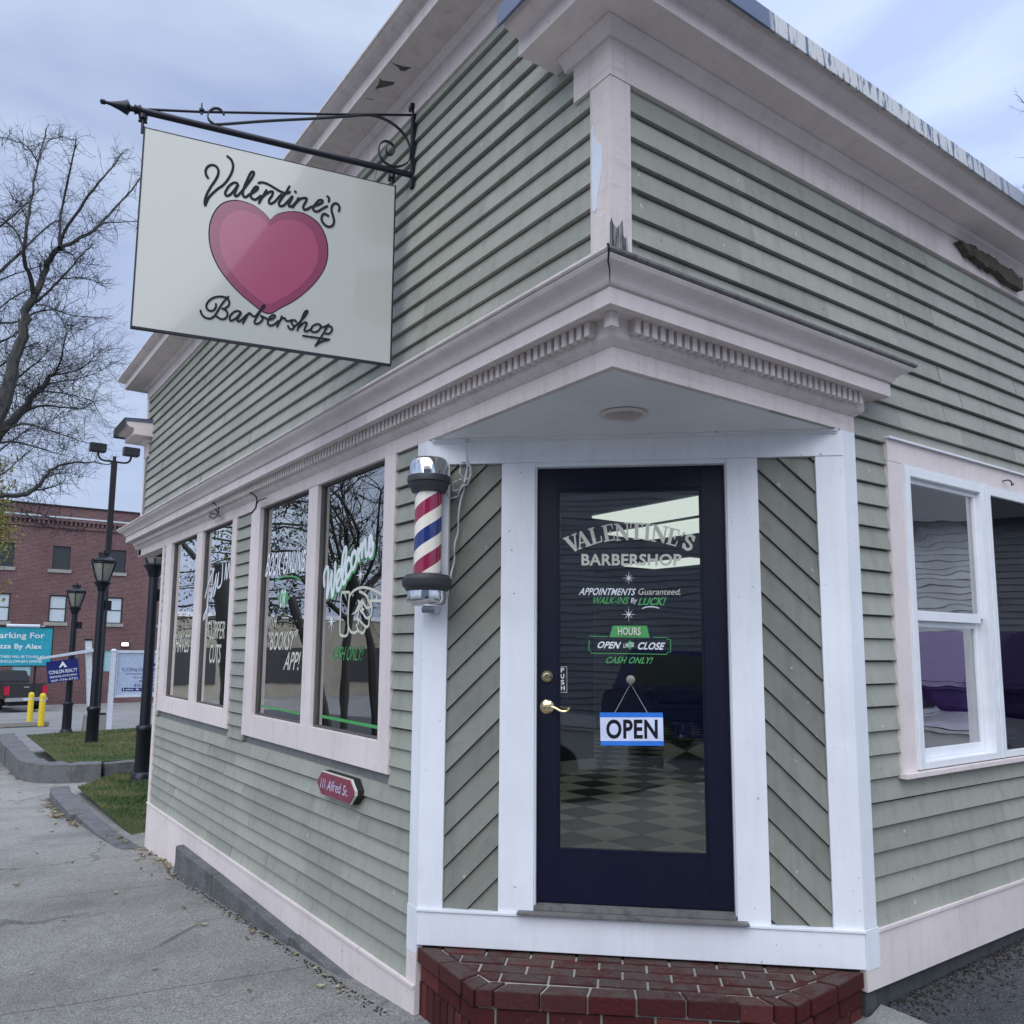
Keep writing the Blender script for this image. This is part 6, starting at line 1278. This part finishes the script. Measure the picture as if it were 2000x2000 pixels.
# generic saloon used for the parked cars
def car(name, lab, paintm, loc, rz, h=1.45, L_=4.5, suv=False, glass='darkglass'):
    t_ = thing(name, lab, 'car', (0, 0, 0)); W2 = .9
    belt = h*.62
    prof = [(-L_/2, .35), (-L_/2, belt*.78), (-L_/2+.15, belt*.92), (-L_*.22, belt), (L_*.40, belt+.03), (L_/2-.05, belt*.95), (L_/2, .5), (L_/2-.05, .32)]
    if suv: prof[3] = (-L_*.24, belt+.03)
    vs = []; n = len(prof)
    mb = MB()
    for s_, k in ((-1, .86), (-1, 1), (1, 1), (1, .86)):
        pass
    for wv, ins in ((-W2+.06, .03), (-W2, 0), (W2, 0), (W2-.06, .03)):
        vs += [(x*(1-ins), wv, z_ if z_ < .6 else z_-ins*.5) for x, z_ in prof]
    fs = [(i*n+k, i*n+(k+1) % n, (i+1)*n+(k+1) % n, (i+1)*n+k) for i in range(3) for k in range(n)]+[tuple(range(n)), tuple(3*n+k for k in range(n))]
    mb.add(vs, fs)
    a, b = (-L_*.24, L_*.42) if not suv else (-L_*.26, L_*.47); c0, c1 = (-L_*.07, L_*.24) if not suv else (-L_*.12, L_*.40)
    mb.hexa([(a, -W2+.08, belt-.02), (b, -W2+.08, belt-.02), (b, W2-.08, belt-.02), (a, W2-.08, belt-.02), (c0, -W2+.24, h), (c1, -W2+.24, h), (c1, W2-.24, h), (c0, W2-.24, h)])
    mb.build('body', paintm, t_, bevel=.035, smooth=True)
    def ip(u, v, s_):   # side glass point
        x = (a+(b-a)*u)*(1-v)+(c0+(c1-c0)*u)*v; y = (W2-.08)*(1-v)+(W2-.24)*v; return (x, s_*(y+.012), belt-.02+(h-belt+.02)*v)
    for s_ in (-1, 1):
        mb = MB()
        for u0, u1 in ((.07, .44), (.48, .92)): mb.add([ip(u0, .15, s_), ip(u1, .15, s_), ip(u1, .88, s_), ip(u0, .88, s_)], [(0, 1, 2, 3)])
        mb.build('side_window', glass, t_, recalc=False)
        for x in (-L_*.30, L_*.31): wheel(t_, (x, s_*(W2-.1), .33), (0, s_, 0), .33, .22)
        mb = MB(); mb.box((-L_/2-.01, s_*.66-.16, belt*.62), (-L_/2+.12, s_*.66+.16, belt*.80)); mb.build('headlight', 'lampglass', t_, bevel=.02)
    for e, c_, nm in ((a, c0, 'windscreen'), (b, c1, 'rear_window')):
        sg = -1 if e == a else 1
        mb = MB(); mb.add([(e*.9+c_*.1+sg*.015, -W2+.16, belt+.04), (e*.9+c_*.1+sg*.015, W2-.16, belt+.04), (e*.12+c_*.88+sg*.015, W2-.28, h-.05), (e*.12+c_*.88+sg*.015, -W2+.28, h-.05)], [(0, 1, 2, 3)]); mb.build(nm, 'darkglass', t_, recalc=False)
    mb = MB(); mb.box((-L_/2-.02, -.5, .38), (-L_/2+.05, .5, .62)); mb.build('grille', 'blackm', t_)
    t_.location = loc; t_.rotation_euler = (0, 0, rz); return t_
car('parked_car', 'silver car parked behind the viewer, seen mirrored in the door glass', 'silver', (-5.4, -2.5, -.13), radians(133))
car('parked_car', 'dark car mirrored in the door glass behind the silver car', 'navyb', (-4.7, -8.2, -.1), radians(155), 1.7, 4.8, True)
car('parked_car', 'purple car mirrored in the driveway side window', 'purple', (8.3, -3.6, .1), radians(80), 1.75, 4.6, True, 'purple')
car('parked_car', 'pale silver car mirrored low in the driveway side window', 'silver', (6.4, -3.4, .1), radians(264), 1.4, 4.3)
# neighbouring houses that show only as reflections
def house(name, lab, c0, rz, w_, d_, h, mat):
    t_ = thing(name, lab, 'house', (0, 0, 0))
    mb = MB(); clapboards(mb, lambda s, z, o: Vector((s, -o, z)), 0, w_, 0, h, .14, [(1.2, 2.2, 1.2, 2.6), (w_-2.4, w_-1.4, 1.2, 2.6), (1.2, 2.2, 3.9, 5.2), (w_-2.4, w_-1.4, 3.9, 5.2)], maxlen=5); mb.build('siding', mat, t_)
    mb = MB(); mb.box((0, .03, -.3), (w_, d_, h)); mb.build('wall', mat, t_)
    mb = MB(); mb.add([(-.3, -.4, h-.1), (w_+.3, -.4, h-.1), (w_+.3, d_/2, h+2.2), (-.3, d_/2, h+2.2), (-.3, d_+.4, h-.1), (w_+.3, d_+.4, h-.1)], [(0, 1, 2, 3), (3, 2, 5, 4), (0, 3, 4), (1, 5, 2)]); mb.build('roof', 'rubber', t_, recalc=False)
    for x0 in (1.2, w_-2.4):
        for z0, z1 in ((1.2, 2.6), (3.9, 5.2)):
            mb = MB()
            for a in ((x0-.08, x0+.06, z0-.1, z1+.1), (x0+.94, x0+1.08, z0-.1, z1+.1), (x0+.06, x0+.94, z1, z1+.1), (x0+.06, x0+.94, z0-.1, z0), (x0+.06, x0+.94, (z0+z1)/2-.03, (z0+z1)/2+.03)): mb.box((a[0], -.03, a[2]), (a[1], .02, a[3]))
            f_ = mb.build('window', 'vinyl', t_); mb = MB(); mb.box((x0+.06, -.005, z0), (x0+.94, .005, z1)); mb.build('pane', 'darkglass', f_)
    t_.location = c0; t_.rotation_euler = (0, 0, rz); return t_
M['greysid'] = paint('grey_blue_siding', (.36, .40, .46), .2, None, .7, island=.1)
M['tanwall'] = paint('tan_render', (.36, .33, .27), .3, None, .8)
M['palesid'] = paint('pale_siding', (.62, .64, .66), .2, None, .7, island=.1)
house('house', 'grey blue clapboard house mirrored in the door glass', (-4.49, -13.62, -.1), radians(136.8), 12, 8, 6.2, 'greysid')
house('house', 'pale clapboard house mirrored in the driveway side window', (18.6, -1.4, .1), radians(244.5), 12, 8, 4.4, 'palesid')
tb = thing('store_building', 'low tan flat roofed building mirrored in the street windows', 'building', (-26, 54, -1.7))
mb = MB(); mb.box((-42, 54, -2.5), (-9, 66, 3.6)); mb.build('wall', 'tanwall', tb)
mb = MB(); mb.box((-42.1, 53.9, 3.6), (-8.9, 66.1, 3.9)); mb.build('coping', 'vinyl', tb)
mb = MB()
for x in (-38, -32, -26, -20, -14): mb.box((x, 53.9, -.8), (x+3, 53.99, 1.6))
mb.build('window', 'rubber', tb)

# ============================================================ trees
def branch(mb, p, d, L_, r, depth, spread=.55, nseg=4, zig=.22, n=4, kids=3, up=.12):
    pts = [p]; q = Vector(p); dd = Vector(d)
    for i in range(nseg):
        dd = (dd+Vector((random.gauss(0, zig), random.gauss(0, zig), random.gauss(0, zig)+up*.5))).normalized(); q = q+dd*L_/nseg; pts.append(q.copy())
    mb.tube(pts, r, n, r*.45, cap=False)
    if depth <= 0: return pts
    for k in range(kids):
        i = random.randint(1, nseg); a = (dd+Vector((random.gauss(0, spread), random.gauss(0, spread), random.gauss(0, spread)))).normalized()
        branch(mb, pts[i], a, L_*random.uniform(.4, .65), r*.55, depth-1, spread, max(2, nseg-1), zig, 3, kids, up)
    return pts
def jit3(paths, plane_y, f):
    return paths
def limb_tree(name, lab, limbs, Y, base, depth_amp, twig_n, twig_L, extra=None, tw_r=.008, zig=.3, spread=.6, kd=1, bark='trunk', rmin=0.0):
    t_ = thing(name, lab, 'tree', base)
    mb = MB(); mt = MB()
    for li, (pts, r0, r1) in enumerate(limbs):
        ph = li*1.7
        P_ = catmull([(p[0], p[1]) for p in pts], 3); n = len(P_)
        W_ = []
        for i, p in enumerate(P_):
            dy = depth_amp*sin(ph+i/n*2.2)-depth_amp*sin(ph)*.0 if li > 0 else 0
            dy *= min(1, i/n*2)
            s_ = (Y+dy-CAMP.y)/(Y-CAMP.y)
            k_ = max(r0, .03)*.16; jx, jz = random.gauss(0, k_), random.gauss(0, k_); p = (p[0]+jx, p[1]+jz) if 0 < i < n-1 else p
            W_.append(Vector((CAMP.x+(p[0]-CAMP.x)*s_, Y+dy, CAMP.z+(p[1]-CAMP.z)*s_)))
        mb.tube(W_, r0*.85, 7, r1*.85, cap=False)
        for k in range(int(twig_n*(len(pts)/5+.4))):
            i = random.randint(max(1, int(n*.15)), n-1); d = (W_[i]-W_[i-1]).normalized(); side = Vector((random.gauss(0, 1), random.gauss(0, .8), random.gauss(0, 1))).normalized()
            a = (d*.5+side*.9).normalized(); f = 1-.5*i/n
            branch(mt, W_[i], a, twig_L*random.uniform(.4, 1.1)*f, min(.012, max(tw_r, r1*.5))*random.uniform(.5, 1), kd, spread, 4, zig, 3, 3)
    if extra: extra(mb, mt)
    mb.build('trunk', bark, t_, recalc=False, smooth=True); mt.build('twigs', 'twig', t_, recalc=False); return t_
def ex_main(mb, mt):
    mb.tube([(-3.9, 17.3, -1), (-3.85, 17.2, .8), (-3.6, 17.1, 2.4), (-3.42, 17, 3.5)], .3, 10, .21, cap=False)
limb_tree('bare_tree', 'tall bare tree with a thick leaning trunk and upright limbs against the sky', D['limbs'], 17., (-3.9, 17.3, -1), 1.0, 34, .75, ex_main, .0072, .3, .7, 1)
def leaves(t_, pts, n, spread, size, mat, nm='leaves'):
    mb = MB()
    for _ in range(n):
        c0 = random.choice(pts); p = Vector(c0)+Vector((random.gauss(0, spread), random.gauss(0, spread), random.gauss(0, spread*.8))); s_ = size*random.uniform(.5, 1.3)
        a = Vector((random.gauss(0, 1), random.gauss(0, 1), random.gauss(0, 1))).normalized(); b = a.orthogonal().normalized()
        mb.add([p+a*s_, p+b*s_*.6, p-a*s_, p-b*s_*.6], [(0, 1, 2, 3)])
    return mb.build(nm, mat, t_, recalc=False)
def ex2_(mb, mt): mb.tube([(-7.5, 20, -1), (-7, 20, 1), (-6.2, 20, 3)], .15, 8, .12, cap=False)
t2_ = limb_tree('bare_tree', 'lower densely twigged bare tree behind the tall one with a few leaves left', D['limbs2'], 20., (-7.5, 20, -1), 1.6, 40, 1.5, ex2_, .0075, .24, .55, 2)
def ex3_(mb, mt): mb.tube([(-6.5, 15, -1), (-6.3, 15, 1.5), (-5.8, 15, 3.3)], .12, 8, .08, cap=False)
limb_tree('bare_tree', 'bare tree with one long limb reaching across towards the floodlight pole', [(p, r0*.62, r1*.8) for p, r0, r1 in D['limbs3']], 15., (-6.5, 15, -1), .4, 36, .6, ex3_, .0062, .3, .7, 1)
# yellow-green leaved shrub tree at the left edge
yt = thing('leafy_tree', 'small tree with yellow green leaves at the left edge in front of the brick building', 'tree', (-3.4, 26, -.9))
mb = MB(); mb.tube([(-3.9, 26, -.95), (-3.8, 26, 1), (-3.4, 26, 2.6)], .09, 7, .05, cap=False)
for k in range(10): branch(mb, Vector((-3.5, 26, 1.8+.25*k)), Vector((random.uniform(.1, 1), random.uniform(-.5, .5), random.uniform(.0, .8))).normalized(), 1.9, .03, 2, .6, 4, .25, 4, 3)
mb.build('trunk', 'trunk', yt, recalc=False)
pts = [(-.75+random.gauss(0, .33), 26+random.gauss(0, .5), 5.1+random.gauss(0, .75)) for _ in range(70)]
mb = MB(); mb.tube([(-3.4, 26, 2.6), (-2.2, 26, 4.0), (-1.2, 26, 5.2), (-.8, 26, 6.3)], .05, 6, .015, cap=False); mb.build('limb', 'trunk', yt, recalc=False)
leaves(yt, pts, 4600, .22, .055, 'leafy')
leaves(t2_, [(-4.2+random.gauss(0, 1.2), 20+random.gauss(0, 1), 4.6+random.gauss(0, 1.3)) for _ in range(40)], 700, .3, .045, 'leafy')
rt = D['limbsR']
limb_tree('bare_tree', 'distant bare tree whose twigs show past the right end of the eaves', rt, 12., (24, 12, 0), .5, 4, .5, lambda mb, mt: mb.tube([(23, 12, 0), (22, 12, 5), (20.5, 12, 8)], .2, 7, .1, cap=False), .008, .3, .6, 1, 'twig')
# evergreen across the street, mirrored in the shop windows
ev = thing('evergreen_tree', 'big dark evergreen across the street mirrored in the street windows', 'tree', (-9.5, 14, -.8))
mb = MB(); mb.tube([(-9.5, 14, -1), (-9.4, 14, 4), (-9.5, 14, 12)], .14, 9, .1, cap=False)
bp = []
for k in range(46):
    z_ = 2.6+k*.21; a = k*2.4; L_ = 4.2*(1-(z_-2.6)/11.5)+.5; e = Vector((-9.5+cos(a)*L_, 14+sin(a)*L_, z_-.2)); mb.tube([(-9.5, 14, z_), (e+Vector((-9.5, 14, z_)))/2+Vector((0, 0, .2)), e], .05, 4, .015, cap=False)
    for j in range(6): bp.append(tuple(Vector((-9.5, 14, z_)).lerp(e, .3+.12*j)))
mb.build('trunk', 'trunk', ev, recalc=False); leaves(ev, bp, 3000, .2, .075, 'ever', 'crown')
ev.location = (-7.6, 27, -.9)
e2 = copy_tree(ev); e2.location = (-11.5, 41, -1.4); e2['label'] = 'second dark evergreen farther up the street, mirrored in the far windows'; ev['group'] = e2['group'] = 'evergreens across the street'

bt = thing('bare_tree', 'bare street tree across the street, mirrored in the two nearest shop windows', 'tree', (-8.6, 21.5, -.9))
mb = MB(); mt = MB(); mb.tube([(-8.6, 21.5, -1), (-8.55, 21.5, 1.5), (-8.7, 21.4, 3.2)], .13, 9, .1, cap=False)
for k in range(11):
    a = k*2.4; z_ = 2.4+.12*k; d = Vector((cos(a), sin(a), .9+.09*k)).normalized()
    p_ = branch(mb, Vector((-8.65, 21.45, z_)), d, 4.2, .075, 0, nseg=6, zig=.16)
    for q_ in range(11): branch(mt, p_[random.randint(1, 6)], (d*.5+Vector((random.gauss(0, .6), random.gauss(0, .6), random.gauss(.1, .5)))).normalized(), random.uniform(.8, 2.2), .02, 2, .6, 4, .25, 3, 3)
mb.build('trunk', 'trunk', bt, recalc=False); mt.build('twigs', 'twig', bt, recalc=False)
leaves(bt, [(-8.6+random.gauss(0, 1.6), 21.5+random.gauss(0, 1.6), 4.6+random.gauss(0, 1.3)) for _ in range(60)], 900, .3, .05, 'ever', 'last_leaves')
